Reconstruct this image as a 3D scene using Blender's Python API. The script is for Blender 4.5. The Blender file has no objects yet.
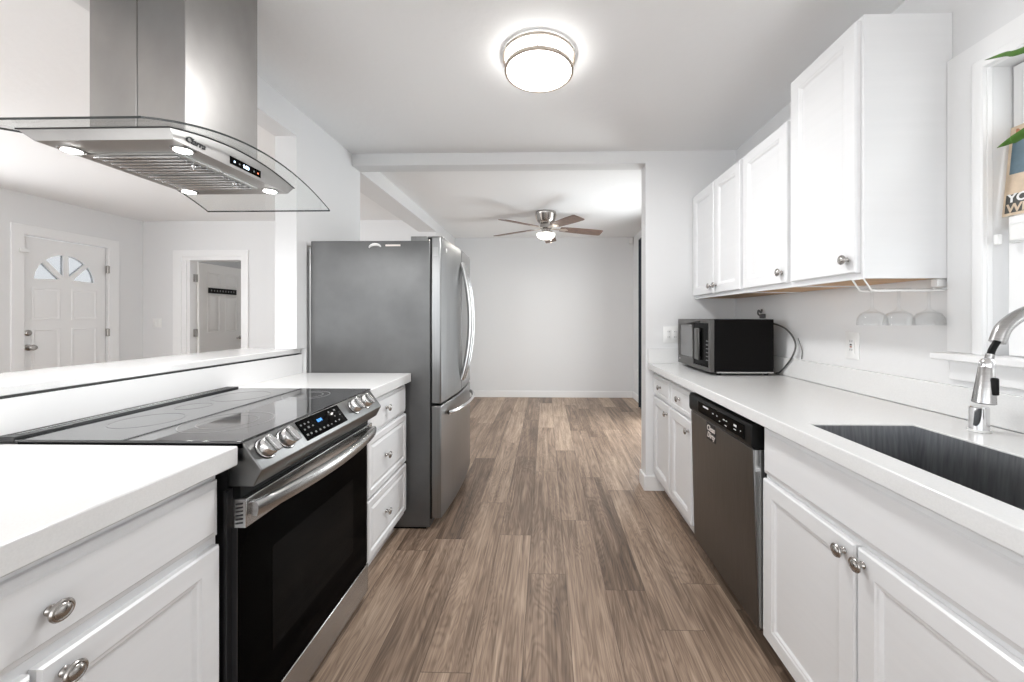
import bpy, bmesh, math, random
from mathutils import Vector, Matrix
random.seed(7)
S = bpy.context.scene
COL = S.collection
PI = math.pi

# ---------------------------------------------------------------- camera
FPX = 380.0
YAW = math.atan(8.5 / FPX)
cd = bpy.data.cameras.new('camera')
cam = bpy.data.objects.new('camera', cd)
COL.objects.link(cam)
cam.location = (0, 0, 1.24)
cam.rotation_euler = (PI / 2, 0, YAW)
cd.sensor_width = 36.0
cd.lens = FPX * 36.0 / 1024.0
cd.shift_x = -25.0 / 1024.0
cd.shift_y = -23.5 / 1024.0
cd.clip_start = 0.02
S.camera = cam

# ---------------------------------------------------------------- world
W = bpy.data.worlds.new('sky')
S.world = W
W.use_nodes = True
nt = W.node_tree
nt.nodes.clear()
wo = nt.nodes.new('ShaderNodeOutputWorld')
bg = nt.nodes.new('ShaderNodeBackground')
tc = nt.nodes.new('ShaderNodeTexCoord')
nz = nt.nodes.new('ShaderNodeTexNoise')
nz.inputs['Scale'].default_value = 3.0
nz.inputs['Detail'].default_value = 5.0
cr = nt.nodes.new('ShaderNodeValToRGB')
cr.color_ramp.elements[0].position = 0.30
cr.color_ramp.elements[0].color = (0.50, 0.73, 1.0, 1)
cr.color_ramp.elements[1].position = 0.46
cr.color_ramp.elements[1].color = (0.985, 0.99, 0.99, 1)
nt.links.new(tc.outputs['Generated'], nz.inputs['Vector'])
nt.links.new(nz.outputs['Fac'], cr.inputs['Fac'])
nt.links.new(cr.outputs['Color'], bg.inputs['Color'])
bg.inputs['Strength'].default_value = 2.4
nt.links.new(bg.outputs['Background'], wo.inputs['Surface'])


def area(name, loc, size, power, rot=(0, 0, 0), shape='DISK', color=(1, 1, 1), sy=None):
    d = bpy.data.lights.new(name, 'AREA')
    d.shape = shape
    d.size = size
    if sy:
        d.size_y = sy
    d.energy = power
    d.color = color
    o = bpy.data.objects.new(name, d)
    o.location = loc
    o.rotation_euler = rot
    COL.objects.link(o)
    return o


# daylight lamps: curtained dining slider, and an unseen living room window added for light
area('dining_slider_daylight', (1.56, 4.3, 1.2), 2.0, 38, (0, PI / 2, 0), 'RECTANGLE', (0.95, 0.98, 1.0), 1.5)
area('living_unseen_window_light', (-5.5, 1.6, 1.5), 1.4, 48, (0, -PI / 2, 0), 'RECTANGLE', (0.96, 0.98, 1.0), 2.4)

V = S.view_settings
V.view_transform = 'Standard'
V.look = 'None'
V.gamma = 1.0
V.exposure = 0.54
try:
    V.use_curve_mapping = False
except Exception:
    pass
try:
    S.cycles.max_bounces = 14
    S.cycles.diffuse_bounces = 8
    S.cycles.glossy_bounces = 6
    S.cycles.transmission_bounces = 10
    S.cycles.transparent_max_bounces = 12
    S.cycles.use_denoising = True
    S.cycles.caustics_reflective = False
    S.cycles.caustics_refractive = False
    S.cycles.sample_clamp_indirect = 6.0
except Exception:
    pass


# ---------------------------------------------------------------- materials
def mat(name, col, rough=0.5, metal=0.0, spec=0.5, noise=None, bump=None, trans=0.0, ior=1.45,
        emit=None, estr=0.0, coat=0.0, aniso=0.0):
    m = bpy.data.materials.new(name)
    m.use_nodes = True
    n = m.node_tree.nodes
    l = m.node_tree.links
    b = n['Principled BSDF']
    b.inputs['Base Color'].default_value = (*col, 1)
    b.inputs['Roughness'].default_value = rough
    b.inputs['Metallic'].default_value = metal
    b.inputs['Specular IOR Level'].default_value = spec
    b.inputs['IOR'].default_value = ior
    b.inputs['Transmission Weight'].default_value = trans
    b.inputs['Coat Weight'].default_value = coat
    b.inputs['Coat Roughness'].default_value = 0.05
    if aniso:
        b.inputs['Anisotropic'].default_value = aniso
    if emit:
        b.inputs['Emission Color'].default_value = (*emit, 1)
        b.inputs['Emission Strength'].default_value = estr
    if noise or bump:
        t = n.new('ShaderNodeTexCoord')
        mp = n.new('ShaderNodeMapping')
        l.new(t.outputs['Object'], mp.inputs['Vector'])
        if noise:                       # (scale xyz, detail, amount)
            sc, det, amt = noise
            mp.inputs['Scale'].default_value = sc
            tx = n.new('ShaderNodeTexNoise')
            tx.inputs['Scale'].default_value = 1.0
            tx.inputs['Detail'].default_value = det
            l.new(mp.outputs['Vector'], tx.inputs['Vector'])
            r = n.new('ShaderNodeValToRGB')
            r.color_ramp.elements[0].position = 0.3
            r.color_ramp.elements[1].position = 0.7
            r.color_ramp.elements[0].color = (*[max(0, c * (1 - amt)) for c in col], 1)
            r.color_ramp.elements[1].color = (*[min(1, c * (1 + amt)) for c in col], 1)
            l.new(tx.outputs['Fac'], r.inputs['Fac'])
            l.new(r.outputs['Color'], b.inputs['Base Color'])
        if bump:                        # (scale xyz, strength, distance)
            sc, st, di = bump
            mp2 = n.new('ShaderNodeMapping')
            l.new(t.outputs['Object'], mp2.inputs['Vector'])
            mp2.inputs['Scale'].default_value = sc
            t2 = n.new('ShaderNodeTexNoise')
            t2.inputs['Scale'].default_value = 1.0
            t2.inputs['Detail'].default_value = 3.0
            l.new(mp2.outputs['Vector'], t2.inputs['Vector'])
            bp = n.new('ShaderNodeBump')
            bp.inputs['Strength'].default_value = st
            bp.inputs['Distance'].default_value = di
            l.new(t2.outputs['Fac'], bp.inputs['Height'])
            l.new(bp.outputs['Normal'], b.inputs['Normal'])
    return m


M = {}
M['wall'] = mat('wall_paint', (0.72, 0.722, 0.725), 0.6, bump=((35, 35, 35), 0.12, 0.004))
M['ceil'] = mat('ceiling_paint', (0.84, 0.84, 0.84), 0.75, bump=((22, 22, 22), 0.25, 0.006))
M['trim'] = mat('trim_paint', (0.80, 0.80, 0.80), 0.35)
M['door'] = mat('door_paint', (0.80, 0.80, 0.80), 0.4)
M['indoor'] = mat('interior_door_paint', (0.74, 0.73, 0.71), 0.4)
M['cab'] = mat('cabinet_paint', (0.74, 0.743, 0.75), 0.32, noise=((3, 3, 60), 3, 0.01))
M['quartz'] = mat('white_quartz', (0.72, 0.72, 0.715), 0.16, noise=((260, 260, 260), 2, 0.025))
M['steel'] = mat('brushed_steel', (0.45, 0.445, 0.44), 0.27, 1.0, noise=((4, 4, 420), 3, 0.10), bump=((3, 3, 500), 0.06, 0.001))
M['steelv'] = mat('brushed_steel_vertical', (0.28, 0.28, 0.278), 0.30, 1.0, noise=((260, 260, 3), 3, 0.09), bump=((400, 400, 3), 0.05, 0.001))
M['hoodsteel'] = mat('hood_steel', (0.36, 0.35, 0.34), 0.32, 1.0, noise=((5, 5, 3), 6, 0.14), bump=((8, 8, 8), 0.06, 0.01))
M['dwsteel'] = mat('dishwasher_steel', (0.15, 0.147, 0.145), 0.34, 1.0, noise=((300, 300, 3), 3, 0.12))
M['fridgeside'] = mat('fridge_side_coating', (0.12, 0.12, 0.12), 0.36, 0.6, noise=((6, 6, 6), 4, 0.12), bump=((500, 500, 500), 0.25, 0.0008))
M['sinksteel'] = mat('sink_steel', (0.33, 0.335, 0.345), 0.36, 1.0, noise=((120, 120, 4), 3, 0.2))
M['nickel'] = mat('satin_nickel', (0.42, 0.40, 0.38), 0.25, 1.0)
M['chrome'] = mat('polished_chrome', (0.75, 0.75, 0.76), 0.08, 1.0)
M['bronze'] = mat('warm_brushed_nickel', (0.62, 0.55, 0.49), 0.35, 1.0)
M['blackgl'] = mat('black_glass', (0.003, 0.003, 0.003), 0.06, spec=0.15, ior=1.2)
M['ovenglass'] = mat('oven_glass', (0.0015, 0.0015, 0.0015), 0.06, spec=0.10, ior=1.15)
M['cooktop'] = mat('cooktop_glass', (0.012, 0.012, 0.013), 0.035, spec=0.7, coat=0.6)
M['ringmark'] = mat('burner_ring_print', (0.22, 0.22, 0.22), 0.3)
M['blackpl'] = mat('black_plastic', (0.006, 0.006, 0.006), 0.38, spec=0.2, noise=((40, 40, 40), 2, 0.1))
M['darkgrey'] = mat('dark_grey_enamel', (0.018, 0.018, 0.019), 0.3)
M['mwcase'] = mat('microwave_case', (0.004, 0.0035, 0.0035), 0.55, spec=0.12, bump=((300, 300, 300), 0.2, 0.0006))
M['mwfront'] = mat('black_stainless', (0.13, 0.125, 0.12), 0.3, 1.0)
M['mwwin'] = mat('microwave_window', (0.16, 0.16, 0.16), 0.10, spec=0.8)  # base colour lightened to stand in for the reflected wall
M['whitepl'] = mat('white_plastic', (0.78, 0.78, 0.77), 0.3)
M['slot'] = mat('dark_slot', (0.03, 0.03, 0.03), 0.6)
M['wirewhite'] = mat('white_coated_wire', (0.85, 0.85, 0.84), 0.3)
M['tan'] = mat('raw_birch_ply', (0.50, 0.30, 0.15), 0.55, noise=((3, 30, 3), 4, 0.2))
M['blade'] = mat('walnut_blade', (0.16, 0.10, 0.075), 0.4, noise=((20, 20, 20), 3, 0.25))
M['curtain'] = mat('navy_curtain_cloth', (0.018, 0.024, 0.035), 0.85, noise=((60, 60, 2), 3, 0.3))
M['leaf'] = mat('green_leaf', (0.07, 0.17, 0.025), 0.35, noise=((30, 30, 30), 3, 0.35))
M['pot'] = mat('white_ceramic', (0.8, 0.8, 0.78), 0.25)
M['soil'] = mat('potting_soil', (0.05, 0.035, 0.025), 0.9, noise=((90, 90, 90), 4, 0.5))
M['cord'] = mat('grey_cord_rubber', (0.09, 0.09, 0.09), 0.5)
M['cream'] = mat('sign_cream_enamel', (0.58, 0.46, 0.34), 0.4, noise=((25, 25, 25), 4, 0.15))
M['signblue'] = mat('sign_teal_enamel', (0.10, 0.16, 0.20), 0.4, noise=((25, 25, 25), 4, 0.15))
M['signred'] = mat('sign_rust_enamel', (0.40, 0.15, 0.08), 0.4)
M['signskin'] = mat('sign_ochre_enamel', (0.62, 0.33, 0.16), 0.4)
M['signdark'] = mat('sign_charcoal_enamel', (0.06, 0.06, 0.055), 0.4)
M['ink'] = mat('white_print', (0.75, 0.75, 0.75), 0.5)
M['panelsteel'] = mat('range_panel_steel', (0.21, 0.21, 0.207), 0.28, 1.0, noise=((4, 420, 4), 3, 0.08))
M['steelbright'] = mat('polished_steel', (0.66, 0.66, 0.655), 0.2, 1.0)
M['dimink'] = mat('grey_print', (0.20, 0.20, 0.20), 0.5)
M['blackink'] = mat('black_print', (0.02, 0.02, 0.02), 0.5)
M['bluelit'] = mat('blue_display_light', (0.02, 0.1, 0.3), 0.4, emit=(0.08, 0.32, 0.9), estr=1.2)
M['whitelit'] = mat('white_display_light', (0.6, 0.7, 0.9), 0.4, emit=(0.6, 0.78, 1.0), estr=2.5)
M['redlit'] = mat('red_display_light', (0.5, 0.1, 0.05), 0.4, emit=(1.0, 0.25, 0.1), estr=1.2)
M['lamp'] = mat('lit_diffuser', (0.9, 0.9, 0.88), 0.5, emit=(1.0, 0.985, 0.96), estr=8.0)
M['fanlamp'] = mat('lit_frosted_glass', (0.9, 0.9, 0.85), 0.5, emit=(1.0, 0.97, 0.90), estr=3.5)
M['led'] = mat('lit_led_lens', (0.9, 0.9, 0.9), 0.5, emit=(1.0, 1.0, 0.98), estr=14.0)
M['paper'] = mat('paper_label', (0.72, 0.66, 0.62), 0.6)
M['stickclr'] = mat('pale_grey_sticker', (0.32, 0.32, 0.32), 0.4)
M['filt'] = mat('baffle_filter_steel', (0.50, 0.50, 0.49), 0.3, 1.0)
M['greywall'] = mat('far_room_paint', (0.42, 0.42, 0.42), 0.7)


def glassmat(name, tint=(1, 1, 1), rough=0.0, refl=0.12, edge=0.0):
    m = bpy.data.materials.new(name)
    m.use_nodes = True
    n = m.node_tree.nodes
    l = m.node_tree.links
    n.clear()
    o = n.new('ShaderNodeOutputMaterial')
    t = n.new('ShaderNodeBsdfTransparent')
    t.inputs['Color'].default_value = (*tint, 1)
    g = n.new('ShaderNodeBsdfGlossy')
    g.inputs['Roughness'].default_value = rough
    x = n.new('ShaderNodeMixShader')
    fr = n.new('ShaderNodeLayerWeight')
    fr.inputs['Blend'].default_value = 0.5
    pw = n.new('ShaderNodeMath')
    pw.operation = 'POWER'
    pw.inputs[1].default_value = 3.5
    l.new(fr.outputs['Facing'], pw.inputs[0])
    ma = n.new('ShaderNodeMath')
    ma.operation = 'MULTIPLY_ADD'
    ma.inputs[1].default_value = refl * 3
    ma.inputs[2].default_value = 0.03
    l.new(pw.outputs[0], ma.inputs[0])
    l.new(ma.outputs[0], x.inputs['Fac'])
    l.new(t.outputs[0], x.inputs[1])
    l.new(g.outputs[0], x.inputs[2])
    l.new(x.outputs[0], o.inputs['Surface'])
    return m


M['pane'] = glassmat('window_glass', (0.97, 0.98, 0.98), 0.0, 0.10)
M['hoodglass'] = glassmat('hood_glass', (0.965, 0.975, 0.972), 0.0, 0.06)
M['glassedge'] = mat('dark_glass_edge', (0.03, 0.035, 0.035), 0.15)
M['crystal'] = glassmat('drinking_glass', (0.97, 0.975, 0.977), 0.05, 0.20)
M['liteglass'] = glassmat('sky_dimming_glass', (0.46, 0.47, 0.48), 0.0, 0.08)  # grey tint added to dim the overbright sky behind the door


def wood_floor():
    m = bpy.data.materials.new('vinyl_plank_floor')
    m.use_nodes = True
    n = m.node_tree.nodes
    l = m.node_tree.links
    b = n['Principled BSDF']
    tc = n.new('ShaderNodeTexCoord')
    sp = n.new('ShaderNodeSeparateXYZ')
    l.new(tc.outputs['Object'], sp.inputs[0])

    def mth(op, a, c=None, d=None):
        k = n.new('ShaderNodeMath')
        k.operation = op
        for i, v in enumerate((a, c, d)):
            if v is None:
                continue
            if isinstance(v, (int, float)):
                k.inputs[i].default_value = v
            else:
                l.new(v, k.inputs[i])
        return k.outputs[0]
    u = mth('DIVIDE', mth('ADD', sp.outputs['X'], 10.05), 0.178)
    row = mth('FLOOR', u)
    wn = n.new('ShaderNodeTexWhiteNoise')
    wn.noise_dimensions = '1D'
    l.new(row, wn.inputs['W'])
    v = mth('ADD', mth('DIVIDE', mth('ADD', sp.outputs['Y'], 10.0), 1.22), mth('MULTIPLY', wn.outputs['Value'], 5.0))
    idx = mth('FLOOR', v)
    cb = n.new('ShaderNodeCombineXYZ')
    l.new(row, cb.inputs[0])
    l.new(idx, cb.inputs[1])
    wn2 = n.new('ShaderNodeTexWhiteNoise')
    wn2.noise_dimensions = '3D'
    l.new(cb.outputs[0], wn2.inputs['Vector'])
    fu = mth('FRACT', u)
    fv = mth('FRACT', v)
    du = mth('MULTIPLY', mth('MINIMUM', fu, mth('SUBTRACT', 1.0, fu)), 0.178)
    dv = mth('MULTIPLY', mth('MINIMUM', fv, mth('SUBTRACT', 1.0, fv)), 1.22)
    seam = mth('LESS_THAN', mth('MINIMUM', du, dv), 0.0014)
    # grain
    off = mth('MULTIPLY', wn2.outputs['Value'], 37.0)
    gx = n.new('ShaderNodeCombineXYZ')
    l.new(mth('ADD', mth('MULTIPLY', sp.outputs['X'], 1.0), off), gx.inputs[0])
    l.new(sp.outputs['Y'], gx.inputs[1])
    l.new(off, gx.inputs[2])

    def noise(sx, sy, det, dist=0.0, rough=0.55):
        mp = n.new('ShaderNodeMapping')
        mp.inputs['Scale'].default_value = (sx, sy, 1)
        l.new(gx.outputs[0], mp.inputs['Vector'])
        t = n.new('ShaderNodeTexNoise')
        t.inputs['Scale'].default_value = 1.0
        t.inputs['Detail'].default_value = det
        t.inputs['Distortion'].default_value = dist
        t.inputs['Roughness'].default_value = rough
        l.new(mp.outputs[0], t.inputs['Vector'])
        return t.outputs['Fac']
    n1 = noise(22, 1.1, 5, 1.6)
    n2 = noise(130, 3.5, 4, 0.3, 0.65)
    n3 = noise(3.2, 1.1, 2)
    # growth-ring figure: bands of the slow noise
    rings = mth('SINE', mth('MULTIPLY', noise(7, 0.8, 3, 0.8), 75.0))
    rings = mth('MULTIPLY', mth('POWER', mth('ABSOLUTE', rings), 3.0), 0.06)
    val = mth('ADD', mth('ADD', mth('MULTIPLY', n1, 0.46), mth('MULTIPLY', n2, 0.34)), mth('MULTIPLY', n3, 0.25))
    val = mth('ADD', val, mth('MULTIPLY', mth('SUBTRACT', wn2.outputs['Value'], 0.5), 0.20))
    val = mth('SUBTRACT', val, rings)
    r = n.new('ShaderNodeValToRGB')
    e = r.color_ramp.elements
    e[0].position = 0.29
    e[0].color = (0.075, 0.051, 0.037, 1)
    e[1].position = 0.71
    e[1].color = (0.53, 0.405, 0.305, 1)
    k = e.new(0.42)
    k.color = (0.168, 0.116, 0.083, 1)
    k = e.new(0.53)
    k.color = (0.29, 0.208, 0.152, 1)
    l.new(val, r.inputs['Fac'])
    mx = n.new('ShaderNodeMixRGB')
    mx.inputs['Color2'].default_value = (0.06, 0.04, 0.03, 1)
    l.new(mth('MULTIPLY', seam, 0.7), mx.inputs['Fac'])
    l.new(r.outputs['Color'], mx.inputs['Color1'])
    l.new(mx.outputs['Color'], b.inputs['Base Color'])
    l.new(mth('ADD', mth('MULTIPLY', n2, 0.16), 0.34), b.inputs['Roughness'])
    b.inputs['Specular IOR Level'].default_value = 0.4
    bp = n.new('ShaderNodeBump')
    bp.inputs['Strength'].default_value = 0.2
    bp.inputs['Distance'].default_value = 0.002
    l.new(mth('SUBTRACT', n2, mth('MULTIPLY', seam, 0.8)), bp.inputs['Height'])
    l.new(bp.outputs['Normal'], b.inputs['Normal'])
    return m


M['floor'] = wood_floor()


# ---------------------------------------------------------------- mesh helpers
class MB:
    """collects shapes in world (or frame) coordinates and links them as one mesh"""

    def __init__(self, mtx=None):
        self.v = []
        self.f = []
        self.mi = []
        self.cur = 0
        self.M = mtx or Matrix.Identity(4)

    def add(self, vs, fs):
        b = len(self.v)
        self.v += [self.M @ Vector(p) for p in vs]
        self.f += [tuple(b + i for i in f) for f in fs]
        self.mi += [self.cur] * len(fs)
        return self

    def box(self, x0, x1, y0, y1, z0, z1):
        x0, x1 = sorted((x0, x1)); y0, y1 = sorted((y0, y1)); z0, z1 = sorted((z0, z1))
        vs = [(x, y, z) for z in (z0, z1) for y in (y0, y1) for x in (x0, x1)]
        return self.add(vs, [(0, 2, 3, 1), (4, 5, 7, 6), (0, 1, 5, 4), (2, 6, 7, 3), (0, 4, 6, 2), (1, 3, 7, 5)])

    def prism(self, poly, axis, a, b):
        """poly: 2D points, extruded along axis from a to b (x: (y,z), y: (x,z), z: (x,y))"""
        n = len(poly)

        def p(q, t):
            return {'x': (t, q[0], q[1]), 'y': (q[0], t, q[1]), 'z': (q[0], q[1], t)}[axis]
        vs = [p(q, a) for q in poly] + [p(q, b) for q in poly]
        fs = [tuple(range(n)), tuple(range(2 * n - 1, n - 1, -1))]
        fs += [(i, i + n, (i + 1) % n + n, (i + 1) % n) for i in range(n)]
        return self.add(vs, fs)

    def lathe(self, prof, c=(0, 0, 0), axis=(0, 0, 1), seg=32, cap=True):
        q = Vector((0, 0, 1)).rotation_difference(Vector(axis).normalized())
        vs = []
        n = len(prof)
        for r, z in prof:
            for k in range(seg):
                t = 2 * PI * k / seg
                vs.append(Vector(c) + q @ Vector((max(r, 1e-5) * math.cos(t), max(r, 1e-5) * math.sin(t), z)))
        fs = []
        for i in range(n - 1):
            for k in range(seg):
                fs.append((i * seg + k, i * seg + (k + 1) % seg, (i + 1) * seg + (k + 1) % seg, (i + 1) * seg + k))
        if cap:
            fs.append(tuple(range(seg - 1, -1, -1)))
            fs.append(tuple((n - 1) * seg + k for k in range(seg)))
        return self.add(vs, fs)

    def cyl(self, c, r, h, axis=(0, 0, 1), seg=28):
        return self.lathe([(r, 0), (r, h)], c, axis, seg)

    def tube(self, path, r, seg=10, closed=False, sx=1.0):
        P = [Vector(p) for p in path]
        n = len(P)
        vs = []
        up = None
        for i in range(n):
            if closed:
                d = P[(i + 1) % n] - P[i - 1]
            else:
                d = P[min(i + 1, n - 1)] - P[max(i - 1, 0)]
            d.normalize()
            if up is None:
                a = Vector((0, 0, 1)) if abs(d.z) < 0.9 else Vector((0, 1, 0))
                s = d.cross(a).normalized()
            else:
                s = (up - d * up.dot(d)).normalized()
            up = s
            t = d.cross(s)
            rr = r[i] if isinstance(r, (list, tuple)) else r
            for k in range(seg):
                th = 2 * PI * k / seg
                vs.append(P[i] + s * (rr * sx * math.cos(th)) + t * (rr * math.sin(th)))
        fs = []
        m = n if closed else n - 1
        for i in range(m):
            for k in range(seg):
                j = (i + 1) % n
                fs.append((i * seg + k, i * seg + (k + 1) % seg, j * seg + (k + 1) % seg, j * seg + k))
        if not closed:
            fs.append(tuple(range(seg - 1, -1, -1)))
            fs.append(tuple((n - 1) * seg + k for k in range(seg)))
        return self.add(vs, fs)

    def rings(self, w, h, steps, x0=0, y0=0):
        """stepped rectangle panel: steps = [(inset, depth)], first is the outline at the back; front cap last"""
        vs = []
        for ins, d in steps:
            vs += [(x0 + ins, y0 + ins, d), (x0 + w - ins, y0 + ins, d), (x0 + w - ins, y0 + h - ins, d), (x0 + ins, y0 + h - ins, d)]
        fs = [(3, 2, 1, 0)]
        for i in range(len(steps) - 1):
            for k in range(4):
                fs.append((i * 4 + k, i * 4 + (k + 1) % 4, (i + 1) * 4 + (k + 1) % 4, (i + 1) * 4 + k))
        e = (len(steps) - 1) * 4
        fs.append((e, e + 1, e + 2, e + 3))
        return self.add(vs, fs)

    def build(self, name, mats, parent=None, bevel=0.0, seg=2, smooth=True, angle=38, label=None, kind=None):
        if not isinstance(mats, (list, tuple)):
            mats = [mats]
        off = Vector((0, 0, 0))
        p = parent
        while p is not None:
            off += Vector(p.location)
            p = p.parent
        me = bpy.data.meshes.new(name)
        me.from_pydata([tuple(x - off) for x in self.v], [], self.f)
        bm = bmesh.new()
        bm.from_mesh(me)
        bmesh.ops.recalc_face_normals(bm, faces=bm.faces)
        bm.to_mesh(me)
        bm.free()
        for mm in mats:
            me.materials.append(M[mm] if isinstance(mm, str) else mm)
        for i, pg in enumerate(me.polygons):
            pg.material_index = self.mi[i]
            pg.use_smooth = smooth
        if smooth:
            me.set_sharp_from_angle(angle=math.radians(angle))
        o = bpy.data.objects.new(name, me)
        COL.objects.link(o)
        if parent is not None:
            o.parent = parent
        if bevel > 0:
            b = o.modifiers.new('bevel', 'BEVEL')
            b.width = bevel
            b.segments = seg
            b.limit_method = 'ANGLE'
            b.angle_limit = math.radians(40)
            b.harden_normals = False
        if label:
            o['label'] = label
        if kind:
            o['kind'] = kind
        return o


def plate(outer, holes, thick, mtx):
    """flat plate with holes: returns an MB; local xy plane, thickness centred on z=0"""
    cu = bpy.data.curves.new('tmp', 'CURVE')
    cu.dimensions = '2D'
    cu.fill_mode = 'BOTH'
    cu.extrude = thick / 2
    for pts in [outer] + holes:
        sp = cu.splines.new('POLY')
        sp.points.add(len(pts) - 1)
        for i, q in enumerate(pts):
            sp.points[i].co = (q[0], q[1], 0, 1)
        sp.use_cyclic_u = True
    o = bpy.data.objects.new('tmp', cu)
    COL.objects.link(o)
    dg = bpy.context.evaluated_depsgraph_get()
    me = bpy.data.meshes.new_from_object(o.evaluated_get(dg))
    mb = MB(mtx)
    bm = bmesh.new()
    bm.from_mesh(me)
    bmesh.ops.remove_doubles(bm, verts=bm.verts, dist=1e-5)
    bm.verts.ensure_lookup_table()
    mb.add([tuple(v.co) for v in bm.verts], [tuple(v.index for v in f.verts) for f in bm.faces])
    bm.free()
    bpy.data.objects.remove(o)
    bpy.data.curves.remove(cu)
    bpy.data.meshes.remove(me)
    return mb


def rect(x0, x1, y0, y1):
    return [(x0, y0), (x1, y0), (x1, y1), (x0, y1)]


def frame(o, u, v):
    """matrix whose local x,y run along u,v from o, z outwards (u x v)"""
    u = Vector(u).normalized(); v = Vector(v).normalized(); n = u.cross(v)
    return Matrix(((u.x, v.x, n.x, o[0]), (u.y, v.y, n.y, o[1]), (u.z, v.z, n.z, o[2]), (0, 0, 0, 1)))


def text(name, s, size, mtx, m, parent, shear=0.0, ext=0.0004, align='LEFT', bold=0.0):
    cu = bpy.data.curves.new('tmp', 'FONT')
    cu.body = s
    cu.size = size
    cu.extrude = ext
    cu.shear = shear
    cu.align_x = align
    cu.offset = bold
    cu.resolution_u = 3
    o = bpy.data.objects.new('tmp', cu)
    COL.objects.link(o)
    dg = bpy.context.evaluated_depsgraph_get()
    me = bpy.data.meshes.new_from_object(o.evaluated_get(dg))
    mb = MB(mtx)
    mb.add([tuple(v.co) for v in me.vertices], [tuple(p.vertices) for p in me.polygons])
    bpy.data.objects.remove(o)
    bpy.data.curves.remove(cu)
    bpy.data.meshes.remove(me)
    return mb.build(name, m, parent, smooth=False)


def thing(name, loc, label, cat, group=None, kind=None):
    o = bpy.data.objects.new(name, None)
    o.empty_display_size = 0.1
    o.location = loc
    COL.objects.link(o)
    if label:
        o['label'] = label
    if cat:
        o['category'] = cat
    if group:
        o['group'] = group
    if kind:
        o['kind'] = kind
    return o


def tag(o, label, cat, group=None):
    o['label'] = label
    o['category'] = cat
    if group:
        o['group'] = group
    return o


def struct(mb, name, m, bevel=0.0, parent=None, smooth=False):
    o = mb.build(name, m, parent, bevel=bevel, smooth=smooth)
    if parent is None:
        o['kind'] = 'structure'
    return o


def sempty(name, loc):
    o = bpy.data.objects.new(name, None)
    o.location = loc
    o['kind'] = 'structure'
    COL.objects.link(o)
    return o


def spline(pts, n=8):
    P = [Vector(p) for p in pts]
    out = []
    for i in range(len(P) - 1):
        p0 = P[i - 1] if i > 0 else P[i] * 2 - P[i + 1]
        p1, p2 = P[i], P[i + 1]
        p3 = P[i + 2] if i + 2 < len(P) else P[i + 1] * 2 - P[i]
        for k in range(n):
            t = k / n
            out.append(0.5 * ((2 * p1) + (p2 - p0) * t + (2 * p0 - 5 * p1 + 4 * p2 - p3) * t * t + (3 * p1 - p0 - 3 * p2 + p3) * t ** 3))
    out.append(P[-1])
    return out


# ================================================================ THE SETTING
KC, DC, LC = 2.437, 2.485, 2.508          # ceilings: kitchen, dining room, living room
XR = 1.36                                 # right wall face
YE = 2.75                                 # end wall of the kitchen
XL = -1.415                               # left wall face
YD = 5.91                                 # dining back wall
XLL, YLB = -5.31, 4.896                   # living room left and back wall
Y0 = -2.6

struct(MB().box(-5.6, 1.7, Y0, 8.2, -0.06, 0.0), 'floor', 'floor')
struct(MB().box(XL - 0.13, 1.5, Y0, YE + 0.12, KC, KC + 0.1), 'ceiling_kitchen', 'ceil')
struct(MB().box(XL - 0.13, 1.5, YE + 0.12, YD + 0.1, DC, DC + 0.08), 'ceiling_dining', 'ceil')
struct(MB().box(-5.5, XL - 0.13, Y0, YLB + 0.1, LC, LC + 0.08), 'ceiling_living', 'ceil')

# right wall with two openings
FX = frame((XR + 0.07, 0, 0), (0, 1, 0), (0, 0, 1))
struct(plate(rect(Y0, YD + 0.1, 0, 2.56), [rect(0.40, 1.19, 1.12, 2.005), rect(3.45, 5.12, 0.02, 2.15)], 0.14, FX), 'wall_right', 'wall')
# end wall: pier on the right, header over the opening
struct(MB().prism([(0.720, 0), (XR, 0), (XR, KC + 0.05), (XL, KC + 0.05), (XL, 2.350), (0.720, 2.350)], 'y', YE, YE + 0.12), 'wall_front', 'wall')
# left wall: header over the bar opening, pier beside the fridge
struct(MB().prism([(Y0, 2.272), (2.13, 2.272), (2.13, 1.0605), (2.215, 1.0605), (2.215, 0), (YE + 0.12, 0), (YE + 0.12, 2.56), (Y0, 2.56)],
                  'x', XL, XL - 0.125), 'wall_left', 'wall')
struct(MB().box(XL - 0.23, XL, YE + 0.12, YLB, 2.352, 2.56), 'trim_beam', 'wall')
struct(MB().box(XL - 0.23, XL, YLB, YD, 0, 2.56), 'wall_dining_left', 'wall')
struct(MB().box(XL - 0.23, 1.5, YD, YD + 0.1, 0, 2.56), 'wall_dining_back', 'wall')
struct(plate(rect(XL - 0.13, 1.5, 0, 2.56), [rect(-1.15, 1.15, 0.05, 2.15)], 0.1, frame((0, Y0 + 0.05, 0), (1, 0, 0), (0, 0, 1))), 'wall_back_unseen', 'wall')  # unseen wall behind the camera, added to cut bright reflections
# living room walls
FL = frame((XLL - 0.07, 0, 0), (0, 1, 0), (0, 0, 1))
struct(plate(rect(Y0, YLB + 0.1, -0.04, 2.56), [rect(3.744, 4.493, -0.02, 2.085), rect(0.3, 2.9, 0.7, 2.1)], 0.14, FL), 'wall_living_left', 'wall')  # second opening: unseen window added to flood the room with light
FB = frame((0, YLB + 0.06, 0), (1, 0, 0), (0, 0, 1))
struct(plate(rect(XLL, XL - 0.23, -0.04, 2.56), [rect(-4.716, -3.979, -0.02, 1.992)], 0.12, FB), 'wall_living_back', 'wall')
# low wall under the bar ledge
struct(MB().box(-1.74, -1.432, -0.9, 2.205, 0, 1.024), 'wall_bar', 'trim')
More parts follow.
